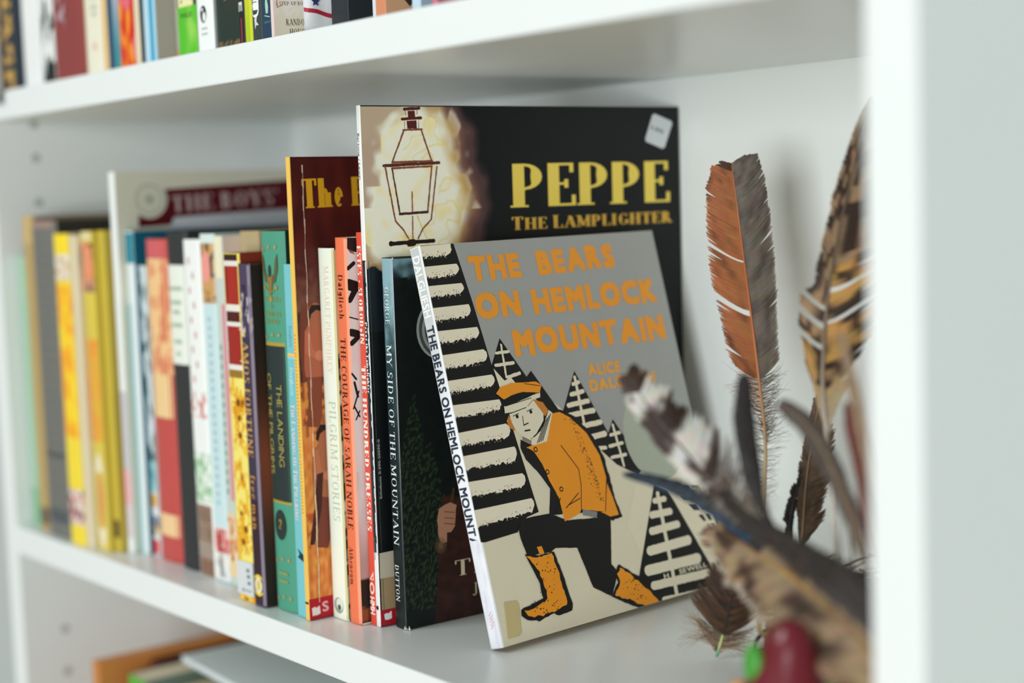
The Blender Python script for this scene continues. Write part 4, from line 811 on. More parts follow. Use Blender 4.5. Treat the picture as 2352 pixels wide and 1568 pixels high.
# big firs, lower right
I.poly([f(1499, 1108), f(1530, 1122), f(1642, 1318), f(1634, 1346), f(1520, 1392), f(1466, 1326)], BK, 3)
rib((1507, 1130), (1555, 1376), 10); rib((1500, 1148), (1523, 1143), 12); rib((1494, 1181), (1536, 1172), 15); rib((1494, 1219), (1553, 1202), 16); rib((1491, 1265), (1578, 1239), 20); rib((1487, 1311), (1600, 1282), 22); rib((1500, 1347), (1625, 1316), 18); rib((1524, 1380), (1632, 1356), 13)
I.poly([f(1544, 1116), f(1600, 1110), f(1660, 1228), f(1650, 1236), f(1600, 1180)], BK, 3)
rib((1556, 1128), (1590, 1124), 10); rib((1570, 1150), (1618, 1143), 11); rib((1592, 1176), (1632, 1168), 11); rib((1612, 1200), (1646, 1194), 9); rib((1580, 1116), (1640, 1226), 8)
L.text('H', f(1524, 1330), f(1535, 1327), .0026, CR, 'sans', .02, 6); L.text('SEWELL', f(1559, 1319), f(1622, 1301), .0026, CR, 'sans', .02, 6)
# figure in an orange coat, cap and boots (plain, simplified)
def pl(pts, col, lay, jit=.00012): I.poly([f(*q) for q in pts], col, lay, jit, .0018 if jit else 0)
coat = [(1262, 946), (1282, 942), (1308, 956), (1345, 992), (1374, 1042), (1390, 1095), (1392, 1174), (1333, 1168), (1329, 1178), (1295, 1196), (1282, 1142), (1260, 1102), (1243, 1062), (1224, 1034), (1207, 1024), (1225, 1018), (1252, 1008)]
pl([(1195, 1000), (1207, 1010), (1240, 1040), (1262, 1095), (1290, 1150), (1290, 1180), (1260, 1182), (1262, 1120), (1236, 1084), (1206, 1052), (1194, 1026)], BK, 5)
pl([(1278, 936), (1315, 950), (1352, 988), (1382, 1040), (1398, 1095), (1410, 1140), (1426, 1184), (1405, 1194), (1330, 1176)], BK, 5, .0004)
pl([(1391, 1106), (1404, 1138), (1419, 1180), (1400, 1185), (1378, 1174), (1391, 1172)], OR, 6)
pl([(1262, 1178), (1300, 1194), (1400, 1184), (1402, 1296), (1418, 1314), (1404, 1372), (1361, 1351), (1324, 1258), (1275, 1258), (1264, 1268), (1210, 1278), (1194, 1236), (1188, 1208), (1206, 1189)], BK, 6)
pl(coat, OR, 7)
for k in range(160):
    q = random.random(); x = 1312 + 72 * q ** .8; y = 958 + 190 * q; I.disc(f(x - abs(random.gauss(0, 7)), y), random.uniform(.00012, .0004), BK, 8, n=6)
for a, c in (((1286, 1020), (1310, 1052)), ((1310, 1052), (1326, 1074)), ((1326, 1074), (1332, 1110)), ((1332, 1110), (1333, 1168)), ((1298, 1165), (1326, 1130)), ((1304, 1158), (1330, 1142)), ((1274, 1175), (1285, 1142)), ((1390, 1090), (1388, 1172))): I.bar(f(*a), f(*c), .0005, BK, 8)
for q in ((1228, 1029), (1255, 1081), (1287, 1121)): I.disc(f(*q), .0014, BK, 8, n=12); I.disc(f(*q), .0008, OR, 9, n=10)
pl([(1336, 1168), (1369, 1174), (1368, 1188), (1336, 1181)], '8f8f8b', 8)
pl([(1168, 946), (1212, 928), (1226, 910), (1246, 932), (1246, 962), (1230, 992), (1216, 1004), (1202, 1000), (1182, 984), (1172, 964)], CR, 7)
pl([(1220, 912), (1244, 920), (1258, 940), (1250, 952), (1238, 936)], 'd88a34', 8); pl([(1167, 950), (1172, 962), (1182, 986), (1170, 980), (1162, 964)], 'd88a34', 8)
pl([(1258, 938), (1266, 944), (1254, 1010), (1224, 1020), (1194, 1006), (1196, 996), (1220, 1006), (1240, 986)], CR, 8)
for k in range(4): I.bar(f(1262 - k * 4, 946 + k * 5), f(1244 - k * 4, 1008 + k * 2), .0005, BK, 9); I.bar(f(1198, 1000 + k * 3), f(1218, 1010 + k * 3), .0004, BK, 9)
pl([(1158, 946), (1156, 930), (1190, 918), (1238, 896), (1238, 908), (1222, 914), (1206, 932), (1182, 942)], CR, 9)
I.bar(f(1159, 929), f(1218, 910), .0004, BK, 10); I.bar(f(1170, 946), f(1206, 932), .0004, BK, 10)
for k in range(30): I.disc(f(1168 + k * 2.3, 920 - k * .75 + random.uniform(-5, 3)), .0002, BK, 10, n=5)
pl([(1138, 900), (1147, 886), (1172, 876), (1204, 874), (1228, 872), (1241, 880), (1237, 898), (1200, 896), (1172, 904), (1156, 914)], OR, 10)
I.bar(f(1202, 877), f(1238, 882), .0004, BK, 11); I.bar(f(1156, 914), f(1236, 898), .0003, BK, 11)
for q in ((1186, 953), (1217, 942)): I.disc(f(*q), .0010, BK, 9, n=10); I.bar(f(q[0] - 9, q[1] - 1), f(q[0] + 3, q[1] - 7), .0004, BK, 9)
I.bar(f(1198, 952), f(1201, 972), .0004, BK, 9); I.bar(f(1201, 973), f(1211, 968), .0006, BK, 9); I.bar(f(1204, 986), f(1215, 984), .0008, BK, 9)
boot = [(1204, 1274), (1236, 1276), (1270, 1267), (1292, 1324), (1304, 1362), (1314, 1390), (1312, 1407), (1283, 1418), (1270, 1413), (1237, 1431), (1210, 1428), (1196, 1420), (1195, 1404), (1216, 1393), (1246, 1378), (1238, 1343), (1222, 1310)]
pl(boot, BK, 8, .0003); pl([(1208, 1279), (1236, 1280), (1266, 1272), (1284, 1326), (1296, 1366), (1302, 1392), (1284, 1402), (1240, 1420), (1212, 1420), (1204, 1408), (1238, 1394), (1256, 1378), (1248, 1342), (1232, 1306)], OR, 9, .0006)
pl([(1231, 1257), (1242, 1254), (1248, 1270), (1238, 1276)], OR, 9)
pl([(1419, 1296), (1466, 1326), (1506, 1364), (1521, 1382), (1521, 1394), (1484, 1405), (1446, 1392), (1403, 1373), (1417, 1338), (1410, 1318)], BK, 8, .0003)
pl([(1422, 1303), (1462, 1334), (1500, 1368), (1512, 1384), (1510, 1394), (1486, 1398), (1450, 1382), (1410, 1368), (1424, 1338), (1416, 1320)], OR, 9, .0006)
for k in range(140):
    c = random.choice(((1250, 1320, 24, 50), (1258, 1396, 36, 16), (1460, 1352, 34, 26))); I.disc(f(c[0] + random.uniform(-1, 1) * c[2], c[1] + random.uniform(-1, 1) * c[3]), random.uniform(.0001, .00045), BK, 10, n=6)
# titles
TI = Ink(b.cv)
TI.text('THE', f(1083, 639), f(1198, 630), .0122, 'ffa634', 'sans', .06, 5, gap=.14, jit=.05); TI.text('BEARS', f(1236, 625), f(1408, 606), .0122, 'ffa634', 'sans', .06, 5, gap=.12, jit=.05)
TI.text('ON', f(1098, 726), f(1198, 716), .0124, 'ffa634', 'sans', .06, 5, gap=.12, jit=.05); TI.text('HEMLOCK', f(1226, 714), f(1503, 685), .0124, 'ffa634', 'sans', .06, 5, gap=.12, jit=.05)
TI.text('MOUNTAIN', f(1183, 810), f(1524, 769), .0128, 'ffa634', 'sans', .06, 5, gap=.12, jit=.05)
TI.build('title_lettering', b.root, b.m, 'orange hand-cut capitals')
L.text('ALICE', f(1350, 857), f(1421, 847), .0058, 'ffb044', 'sans', .05, 5, gap=.12, jit=.05); L.text('DALGLIESH', f(1353, 893), f(1501, 871), .0060, 'ffb044', 'sans', .05, 5, gap=.12, jit=.05)
L.build('author_lettering', b.root, b.m)
# tape stain and yellow patch where a spine label was
pl([(1156, 1386), (1184, 1382), (1190, 1390), (1197, 1458), (1192, 1466), (1166, 1474)], 'd9c48e', 4, 0)
I.build('cover_illustration', b.root, b.m)
S = Ink(b.sp); tt = b.t
vy = lambda y: max(0, min(b.h, (1489 - y) / (1489 - 569) * b.h * (1 + .04 * (y - 569) / 920 * (1489 - y) / 920)))
def sgrad(u, v):
    k = max(0, min(1, (v / b.h - .55) / .3)); n = noise.noise(Vector((u * 200, v * 40, 1))) * 6; return mixc((236 + n, 239 + n, 243 + n), (196, 200, 200), k)
S.grid(.0002, tt - .0002, .0004, b.h - .0004, 6, 40, sgrad, 1)
S.text('DALGLIESH', (tt * .22, vy(590)), (tt * .22, vy(737)), tt * .58, 'f2f4f2', 'sans', .026, 3, jit=.03)
S.text('THE BEARS ON HEMLOCK MOUNTAIN', (tt * .2, vy(757)), (tt * .2, vy(1290)), tt * .6, '2a3242', 'sans', .03, 3, jit=.03)
S.grid(.0002, tt - .0002, .0004, vy(1248), 6, 20, lambda u, v: mixc((232, 234, 240), (214, 214, 226), noise.noise(Vector((u * 300, v * 90, 6))) * 2), 5)
for k in range(5): S.line((tt * .5, vy(1445) + k * .0016), (tt * (.75 + .05 * (k % 2)), vy(1445) + k * .0016 + .002), .0003, 'd8505a', 6)
S.build('spine_print', b.root, b.m)
'''V, F = [], []
for z in (0.0006, b.h - .0006): V += [(tt + .0003, .0010, z), (tt + .0009, .0026, z), (tt + .0003, .0046, z)]
F = [[0, 1, 4, 3], [1, 2, 5, 4]]; o = mesh_obj('hinge_ridge', V, F, mat('film_ridge', 'efefe9', .15, coat=.5), b.root, smooth=True)
'''

# ------------------------------------------------------------------ upper shelf books
ZU = H + TS + .0002; GU = 'books on the upper shelf, cut off by the picture'
def U(name, label, x0, x1, y, cov, spine, h=.2, d=.14, **k):
    b = Book(name, label, (x0, y, ZU), x1 - x0, d, h, cov=cov, spine=spine, group=GU, **k)
    b.isp = Ink(b.sp); b.icv = Ink(b.cv); b.let = Texts(b.sp); b.clet = Texts(b.cv); b.vy = lambda z: z; return b
def ug(b, fn, nu=14, nv=80, v1=.08): b.isp.grid(b.t * .01, b.t * .99, .0003, v1, nu, nv, fn)
def N3(u, v, a, c, s): return noise.noise(Vector((u * a, v * c, s)))
b = U('hardcover_book', 'navy book with bronze pattern and a black ribbon hanging over the shelf edge, far left', -.6175, -.5770, .006, '1c2226', '2a333c', kind='hard', rough=.4)
ug(b, lambda u, v: (200, 160, 84) if abs(u / b.t - .55) < .18 and N3(u, v, 120, 160, 1) > 0 else ((104, 78, 44) if u / b.t < .4 and N3(u, v, 120, 60, 2) > -.15 else (44, 54, 64))); done(b)
V = []; F = []; pth = [(-.594, .009, ZU + .0008), (-.595, .002, ZU + .0006), (-.5955, -.0012, ZU - .001), (-.5958, -.0016, ZU - .006), (-.5965, -.002, ZU - .0105)]
for i, (x, y, z) in enumerate(pth):
    w = .0035 + (.001 if i > 3 else 0); V += [(x - w, y, z), (x, y + .0002, z - (.0 if i < 4 else -.003)), (x + w, y, z)]
    if i: k = 3 * i; F += [[k - 3, k - 2, k + 1, k], [k - 2, k - 1, k + 2, k + 1]]
rb = mesh_obj('ribbon_marker', V, F, mat('black_ribbon', '16181a', .6), b.root); rb.matrix_parent_inverse = b.root.matrix_world.inverted(); rb['label'] = 'black ribbon marker with notched end'
m = rb.modifiers.new('thick', 'SOLIDIFY'); m.thickness = .0003
b = U('paperback_book', 'plain white paperback on the upper shelf, right of the navy one', -.5765, -.5475, .009, 'e9ecea', 'eceeed', h=.2); done(b)
b = U('paperback_book', 'white paperback with black brush marks on the upper shelf', -.5470, -.5265, .010, 'dcdedd', 'e8eae8')
ug(b, lambda u, v: (38, 44, 42) if (N3(u, v, 160, 60, 3) > .12 and u / b.t > .15) or (v < .014 and u / b.t > .1 + v * 18) else (228, 232, 229)); done(b)
b = U('hardcover_book', 'thick maroon cloth hardback with faint silver lettering on the upper shelf', -.5260, -.4765, .008, '4e2222', '8c3f3c', kind='hard', rough=.6, bul=.003)
b.let.text('HISTORY', (b.t * .22, .13), (b.t * .3, .034), b.t * .22, 'b59aa0', 'serif', .3); done(b)
b = U('hardcover_book', 'cream book with tan edges and faint grey title on the upper shelf', -.4755, -.4425, .008, 'd8b878', 'ece8d2', kind='hard', bul=.002)
b.isp.rect(0.0003, b.t * .12, .0003, .15, 'd9bf86', 1, 2); b.isp.rect(b.t * .86, b.t * .98, .0003, .15, 'dcb878', 1, 2)
b.let.text('SELECTED', (b.t * .38, .1), (b.t * .42, .034), b.t * .26, 'c4c8b8', 'serif', .2); b.isp.disc((b.t * .5, .017), .0028, 'eecabb', 2); done(b)
b = U('paperback_book', 'thin navy paperback between cream and sky blue books on the upper shelf', -.4420, -.4345, .009, '22394f', '2a4a64'); done(b)
b = U('paperback_book', 'slate and teal blue gradient paperback on the upper shelf', -.4342, -.4262, .009, '6a8aa0', '9aa8b8')
ug(b, lambda u, v: mixc((62, 140, 150), (160, 170, 186), (v - .012) / .03)); done(b)
b = U('paperback_book', 'red and orange flame-coloured paperback on the upper shelf', -.4258, -.4050, .009, 'c03a2c', 'd2402c')
ug(b, lambda u, v: mixc((206, 40, 30), (244, 150, 40), N3(u, v, 180, 70, 5) * 3 + .5) if N3(u, v, 120, 90, 8) < .35 else (226, 110, 120)); done(b)
b = U('paperback_book', 'narrow buff paperback right of the flame-coloured one', -.4046, -.3975, .009, 'd8c8a4', 'e2d6b8'); done(b)
b = U('paperback_book', 'very thin black paperback on the upper shelf', -.3972, -.3930, .009, '2a3036', '2e363c'); done(b)
b = U('paperback_book', 'sky blue and white paperback on the upper shelf', -.3926, -.3770, .009, 'b3b0a2', 'bcdcec')
b.isp.rect(b.t * .55, b.t * .98, .0003, .15, '38a4c4', 1, 3); done(b)
b = U('hardcover_book', 'grey-beige book with tan foot on the upper shelf', -.3765, -.3500, .020, '8e9088', 'b3b0a2', kind='hard', rough=.6)
ug(b, lambda u, v: (190, 164, 120) if v < .008 + .004 * N3(u, v, 100, 100, 1) else (180, 178, 164)); done(b)
b = U('paperback_book', 'bright green paperback with a cream picture panel on the upper shelf', -.3495, -.3265, .009, '2f4a2c', '6cb83c')
ug(b, lambda u, v: (238, 232, 176) if v > .028 and N3(u, v, 120, 90, 4) < .2 and .12 < u / b.t < .88 else ((40, 60, 36) if v > .028 else mixc((90, 190, 50), (150, 210, 90), N3(u, v, 90, 60, 7) * 2 + .3)))
b.let.text('WILD', (b.t * .2, .0215), (b.t * .8, .0215), .0028, '3f6a2c', 'sans', .02); done(b)
b = U('paperback_book', 'white paperback with a black oval emblem on the upper shelf', -.3260, -.3070, .009, 'c9cdca', 'f2f5f3')
b.isp.disc((b.t * .45, .021), .0036, '26302e', 2, .0048); b.isp.disc((b.t * .5, .0195), .0018, 'eef1ef', 3, .0026); b.isp.disc((b.t * .4, .0235), .0010, 'eef1ef', 3)
for z in (.0125, .0095): b.isp.rect(b.t * .3, b.t * .65, z, z + .0012, 'b9bfbc', 2, 2)
done(b)
b = U('hardcover_book', 'dark green book with tan leaf shapes on the upper shelf', -.3062, -.2775, .009, '232d28', '323f38', kind='hard', rough=.35, bul=.002)
ug(b, lambda u, v: (176, 138, 104) if v > .026 + abs((u / b.t * 3) % 1 - .5) * .03 else ((120, 96, 60) if v < .004 and N3(u, v, 300, 200, 3) > 0 else (44 + 8 * N3(u, v, 60, 60, 1), 56, 50))); done(b)
b = U('paperback_book', 'thin black paperback with white STEVE lettering and red foot', -.2770, -.2708, .008, '222222', '26262a')
b.isp.rect(.0001, b.t - .0001, .0003, .014, 'd23c48', 1, 2); b.let.text('STEVE', (b.t * .22, .05), (b.t * .22, .0175), b.t * .58, 'd8dcdc', 'sans', .02); done(b)
b = U('paperback_book', 'yellow to lime green thin paperback on the upper shelf', -.2705, -.2632, .008, 'c8c82c', 'd6d62e')
ug(b, lambda u, v: mixc((168, 206, 40), (226, 206, 60), (v - .01) / .02), 4, 30); done(b)
b = U('paperback_book', 'dark grey paperback with barcode patch on the upper shelf', -.2628, -.2530, .008, '2e3836', '3a4644')
b.isp.rect(b.t * .05, b.t * .8, .0165, .1, 'eef2f0', 1, 4)
b.isp.disc((b.t * .42, .0165), b.t * .37, 'eef2f0', 1, .004)
for k in range(16): b.isp.rect(b.t * .2, b.t * .62, .0205 + k * .0014, .0205 + k * .0014 + random.choice((.0004, .0008)), '23292a', 2, 1)
b.isp.poly([(b.t * .3, .012), (b.t * .6, .0135), (b.t * .5, .0105), (b.t * .75, .0085), (b.t * .45, .0085), (b.t * .35, .0065)], 'cfd6d4', 2); done(b)
b = U('paperback_book', 'navy paperback with a pale green sail mark on the upper shelf', -.2526, -.2405, .008, '1f3548', '27435a')
b.isp.poly([(b.t * .45, .0245), (b.t * .62, .017), (b.t * .58, .0135), (b.t * .4, .0135), (b.t * .36, .018)], 'a9cbbd', 2); b.isp.bar((b.t * .3, .0125), (b.t * .7, .0115), .0005, 'a9cbbd', 2)
b.let.text('CANDLEWICK', (b.t * .2, .0085), (b.t * .8, .0085), .0012, '6f8ea0', 'sans', 0); done(b)
b = U('picture_book', 'cream picture book with red heart and black lettering at its foot', -.2400, -.2372, .006, 'ece6dc', 'e8cfcb', d=.16)
f = lambda x, z: (x, z); I = b.icv
def stu(u, v): n = N3(u, v, 300, 300, 1); return (236, 228, 206) if v < .012 or (n > .2 and v < .03) else (240, 234, 226)
I.grid(.0006, .06, .0006, .06, 30, 30, stu)
L = b.clet; L.text('A STEP-UP BOOK', (.0015, .0165), (.0215, .0175), .0019, '2c2a28', 'serif', .16); L.text('RANDOM', (.0075, .0065), (.0215, .0072), .0033, '2c2a28', 'serif', .16); L.text('HOUSE', (.0095, .0015), (.0205, .002), .0033, '2c2a28', 'serif', .16)
for a, c in (((.0025, .024), (.0025, .0155)), ((.0025, .0155), (.006, .017)), ((.0025, .024), (.0052, .025)), ((.006, .020), (.011, .0215)), ((.011, .0215), (.012, .026))): I.bar(a, c, .0005, 'd88880', 3)
I.disc((.0078, .0312), .0023, 'dc4a3c', 3); I.disc((.0105, .0325), .0023, 'dc4a3c', 3); I.poly([(.0056, .031), (.0128, .033), (.0102, .0262)], 'dc4a3c', 3)
I.bar((.004, .034), (.006, .0315), .0012, 'dc5a48', 3); done(b)
b = U('paperback_book', 'charcoal book set back behind the white bundle on the upper shelf', -.2170, -.2010, .028, '2e3438', '2c3236', d=.15)
b.icv.disc((.022, .022), .005, '525a60', 2); b.icv.disc((.022, .023), .0038, '2e3438', 3); b.icv.rect(.0006, .14, .0004, .0025, 'b9a27c', 1, 4); done(b)
b = U('paperback_book', 'pale lilac grey rounded book end on the upper shelf', -.1820, -.1740, .030, 'd5d8e0', 'dfe2e8', d=.12); done(b)
b = U('paperback_book', 'coral and peach paperback at the right end of the upper row', -.1735, -.1645, .026, 'e3b48c', 'd88e66', d=.13)
b.icv.rect(.0006, .12, .0006, .1, 'e0b088', 1, 4); b.icv.line((.012, .012), (.04, .04), .008, '3a3232', 2); done(b)
b = U('paperback_book', 'light blue paperback behind the coral one on the upper shelf', -.1480, -.1410, .030, 'b4d4e4', 'c4dcea', d=.12); b.icv.rect(.02, .04, .0006, .1, 'e0b48c', 1, 2); done(b)
b = U('paperback_book', 'thin rose red paperback, last in the upper row', -.1230, -.1190, .024, 'c06a78', 'd8788a', d=.12); done(b)

# white bundle with a red band and blue stars, lying against the picture book
V = []; F = []; n1, n2 = 22, 16
def pillow(i, j, s):
    a = i / (n1 - 1); c = j / (n2 - 1); y = .0175 + a * .036; z = ZU + .001 + c * .07
    k = (math.sin(math.pi * min(1, a * 1.0)) ** .45) * (min(1, c * 4) ** .5) if 0 < a < 1 else 0
    z -= 0; wob = .0012 * math.sin(a * 15 + c * 3) * k
    return (-.2260 + s * (.0045 * k + wob * .6), y, z + (1 - math.sin(math.pi * a) ** .5) * .0025)
for s in (-1, 1):
    for j in range(n2):
        for i in range(n1): V.append(pillow(i, j, s))
m_ = n1 * n2
for j in range(n2 - 1):
    for i in range(n1 - 1):
        a = j * n1 + i; F.append([m_ + a, m_ + a + 1, m_ + a + n1 + 1, m_ + a + n1]); F.append([a + 1, a, a + n1, a + n1 + 1])
for i in range(n1 - 1): F.append([i, i + 1, m_ + i + 1, m_ + i]); a = (n2 - 1) * n1 + i; F.append([a + 1, a, m_ + a, m_ + a + 1])
for j in range(n2 - 1):
    a = j * n1; F.append([a, m_ + a, m_ + a + n1, a + n1]); a += n1 - 1; F.append([m_ + a, a, a + n1, m_ + a + n1])
root = thing('cloth_bundle', 'white cloth bundle with red band and blue stars on the upper shelf', 'cloth')
mesh_obj('cloth', V, F, mat('white_cloth', 'eef0f1', .7, .03, 30, bump=.2), root, smooth=True)
V2 = []; F2 = []
for i in range(n1):
    for j in (2.0, 2.45):
        p = pillow(i, j, 1); V2.append((p[0] + .0003, p[1], p[2] + .002 * math.sin(i * .5) * .4))
for i in range(n1 - 1): F2.append([2 * i, 2 * i + 2, 2 * i + 3, 2 * i + 1])
mesh_obj('red_band', V2, F2, mat('red_band', 'b5243c', .6), root)
for (jj, ii) in ((3.4, 3), (3.6, 14)):
    p = pillow(ii, jj, 1); V3 = [(p[0] + .0006, p[1] + (.0028 if k % 2 == 0 else .0012) * math.cos(k * .628 + 1.57), p[2] + (.0028 if k % 2 == 0 else .0012) * math.sin(k * .628 + 1.57)) for k in range(10)]
    mesh_obj('star', V3, [list(range(10))], mat('blue_star', '2c3c78', .6), root)

# ------------------------------------------------------------------ lower shelf: wooden box, books, folder
WOOD = mat('orange_wood', 'c98242', .45, .16, 30, bump=.25); WOOD_D = mat('inner_wood', '9c5a2a', .5, .16, 30, bump=.25)
root = thing('wooden_box', 'open orange-brown wooden box of books on the bottom shelf', 'box', Matrix.Translation((0, 0, -.3446)))
boxobj('side_board', (-.5445, -.5335, .018, .225, 0, .258), WOOD, root); boxobj('side_board', (-.325, -.314, .018, .225, 0, .258), WOOD, root)
boxobj('back_board', (-.5333, -.3252, .214, .225, 0, .258), WOOD, root); boxobj('floor_board', (-.5333, -.3252, .018, .2138, 0, .009), WOOD_D, root)
def LB(name, label, x0, x1, y, h, cov, spine, d=.14, **k):
    b = Book(name, label, (x0, y, -.3354), x1 - x0, d, h, cov=cov, spine=spine, group='books in the wooden box', **k); return b
LB('hardcover_book', 'dark maroon hardback set back in the wooden box', -.5330, -.5230, .055, .243, '5a2c26', '6a3430', d=.12, kind='hard')
LB('paperback_book', 'bright green paperback with grey-green cover in the wooden box', -.5226, -.4960, .034, .240, '6c8074', '5cb044', d=.15)
LB('paperback_book', 'ochre and olive paperback beneath the folder in the wooden box', -.4955, -.4560, .046, .232, 'a08c5c', 'b79c5c', d=.15)
LB('hardcover_book', 'grey cloth hardback beneath the folder in the wooden box', -.4555, -.4100, .050, .232, '7e8886', '8e9a98', d=.15, kind='hard')
LB('hardcover_book', 'blue-grey hardback nearest the right board of the wooden box', -.4095, -.3300, .050, .236, '7e8c96', '8c9aa6', d=.15, kind='hard')
root = thing('folder', 'pale grey-blue document folder lying across the wooden box', 'folder', Matrix.Translation((-.496, .062, -.0868)) @ Matrix.Rotation(math.radians(-4), 4, 'Z'))
PF = mat('pale_card', 'dde8ea', .45, .03, 20); V, F = [], []; box(V, F, 0, .27, 0, .15, 0, .0012); bevel(mesh_obj('lower_flap', V, F, PF, root), .0003)
V, F = [], []; box(V, F, .001, .269, .001, .149, .0013, .0030); mesh_obj('paper_sheets', V, F, mat('paper', 'e6eaee', .8), root)
V, F = [], []; box(V, F, 0, .27, 0, .15, .0031, .0043); bevel(mesh_obj('upper_flap', V, F, PF, root), .0003)

# ------------------------------------------------------------------ nest, feathers, ornament
NEST = (.034, .135)
V = []; F = []; C_ = []; random.seed(3)
for k in range(520):
    a = random.uniform(0, 6.283); r = random.uniform(.022, .05); z = random.uniform(.001, .046) * (1 - abs(r - .038) * 14) + .001; z = max(.0012, z); L = random.uniform(.25, 1.0); tilt = random.uniform(-.012, .012)
    col = lin(random.choice(((150, 122, 72), (104, 80, 52), (176, 150, 98), (62, 48, 36), (86, 70, 52)))); w = random.uniform(.0003, .0009); n = len(V)
    for i in range(6):
        q = i / 5; aa = a + (q - .5) * L * 1.6; rr = r * (1 + .05 * math.sin(q * 5 + k)); zz = max(.0006 + w, z + tilt * (q - .5) * 2)
        x, y = NEST[0] + rr * math.cos(aa), NEST[1] + rr * .95 * math.sin(aa)
        for j in range(3): b_ = j * 2.094; V.append((x + w * math.cos(b_) * math.cos(aa), y + w * math.cos(b_) * math.sin(aa), zz + w * math.sin(b_))); C_.append(col)
        if i: m_ = n + 3 * i; F += [[m_ - 3 + j, m_ - 3 + (j + 1) % 3, m_ + (j + 1) % 3, m_ + j] for j in range(3)]
o = mesh_obj('nest', V, F, mat('dry_grass', 'ffffff', .85, .15, 200, attr=True), colors=C_); o['kind'] = 'stuff'
tag(o, 'small nest of dry grass holding the upright feathers', 'nest')

BARB = mat('feather_barbs', 'ffffff', .6, .10, 600, attr=True, trans=.25); QUILL = mat('feather_quill', 'ffffff', .35, .05, 80, attr=True, coat=.2)
def nz3(a, c, s): return noise.noise(Vector((a, c, s)))
def fcol(style, s, q, side, rnd):
    n = nz3(s * 14 + q * 1.5, q * 2.0, 3 + side); n2 = nz3(s * 26 - q * 2, q * 2.4, 7 + side)
    if style == 'rust':
        if side < 0:
            c = mixc((186, 112, 62), (116, 66, 38), (n2 * 1.5 + q * .3 - .2) * 1.2); c = mixc(c, (206, 136, 86), (.35 - q) * .8)
            if s > .95: c = (84, 48, 30)
            return mixc(c, (90, 66, 54), (.42 - s) * 6)
        c = mixc((134, 122, 110), (92, 82, 74), n2 * 1.6 + .3); return mixc(c, (176, 166, 152), max(0, q - .7) * 1.6 + (.42 - s) * 2)
    if style == 'barred':
        t_ = (s * 8.2 + q * .42 + n * .9) % 1
        base = (182, 150, 116) if s > .66 else ((216, 166, 92) if side > 0 or s < .5 else (186, 150, 112)); base = mixc(base, (120, 96, 72), n2 + .15)
        if s < .42: base = mixc(base, (214, 200, 180), (.42 - s) * 9)
        d_ = (66, 48, 38); return mixc(d_, base, (abs(t_ - .5) - .2) * 12) if s > .38 else base
    if style == 'banded':
        t_ = (s * 3.3 + q * .3 + n * .25 + .18) % 1; w = (228, 225, 217); d_ = (62, 44, 36)
        if s > .87: return (70, 48, 38)
        c = mixc(d_, w, (abs(t_ - .5) - .22) * 10); return mixc(c, (150, 134, 118), .5 if s < .3 else 0)
    if style == 'blue': return mixc((34, 72, 104), (16, 20, 26), .35 + n2 + (.35 if side > 0 else 0)) if s > .35 else (38, 34, 34)
    if style == 'black': return mixc((34, 30, 28), (66, 56, 48), n2 + .2)
    if style == 'greybrown': return mixc((96, 86, 78), (66, 56, 50), n2 + .4)
    if style == 'mouse': return mixc((132, 106, 84), (86, 66, 52), n2 + q * .5)
    if style == 'crimson': return mixc((128, 34, 32), (84, 22, 26), n2 + .4)
    if style == 'straw': return mixc((190, 164, 136), (140, 116, 94), n2 + .3)
    if style == 'whitequill': return (216, 210, 202)
    if style == 'leafy':
        c = mixc((92, 62, 38), (44, 30, 22), n2 * 1.2 + s * .9 - .1); return mixc(c, (196, 158, 122), (.34 - s) * 5 * q + max(0, q - .88) * 3)
    if style == 'owl':
        bl = nz3(s * 7, side * q * 2.2, 21); c = mixc((186, 158, 124), (150, 128, 104), n2 + .3)
        c = mixc(c, (84, 62, 50), (bl - .08) * 5); c = mixc(c, (206, 164, 116), (.25 - s) * 2.4 * (1 if side < 0 else .4))
        if side > 0: c = mixc(c, (70, 60, 54), (q * 1.5 - .45 + n) * .9 * (1.1 - s))
        return mixc(c, (236, 228, 214), (q - .8) * 4 if side < 0 and s > .5 else 0)
    if style == 'dusk': return mixc((74, 64, 58), (44, 38, 36), n2 + .4)
    if style == 'tuft': return mixc((170, 140, 112), (84, 60, 44), n2 * 1.6 + .35)
    return (120, 100, 80)
def pw(T, s):
    if s <= T[0][0]: return T[0][1] if s == T[0][0] else 0
    for (a, p), (c, q) in zip(T, T[1:]):
        if s <= c:
            k = (s - a) / (c - a); k = k * k * (3 - 2 * k) * .5 + k * .5; return p + (q - p) * k
    return T[-1][1]
def catmull(P, s):
    n = len(P) - 1; x = s * n; i = min(int(x), n - 1); t_ = x - i; p = [P[max(0, min(n, i + k))] for k in (-1, 0, 1, 2)]
    return .5 * ((2 * p[1]) + (p[2] - p[0]) * t_ + (2 * p[0] - 5 * p[1] + 4 * p[2] - p[3]) * t_ ** 2 + (3 * p[1] - p[0] - 3 * p[2] + p[3]) * t_ ** 3)
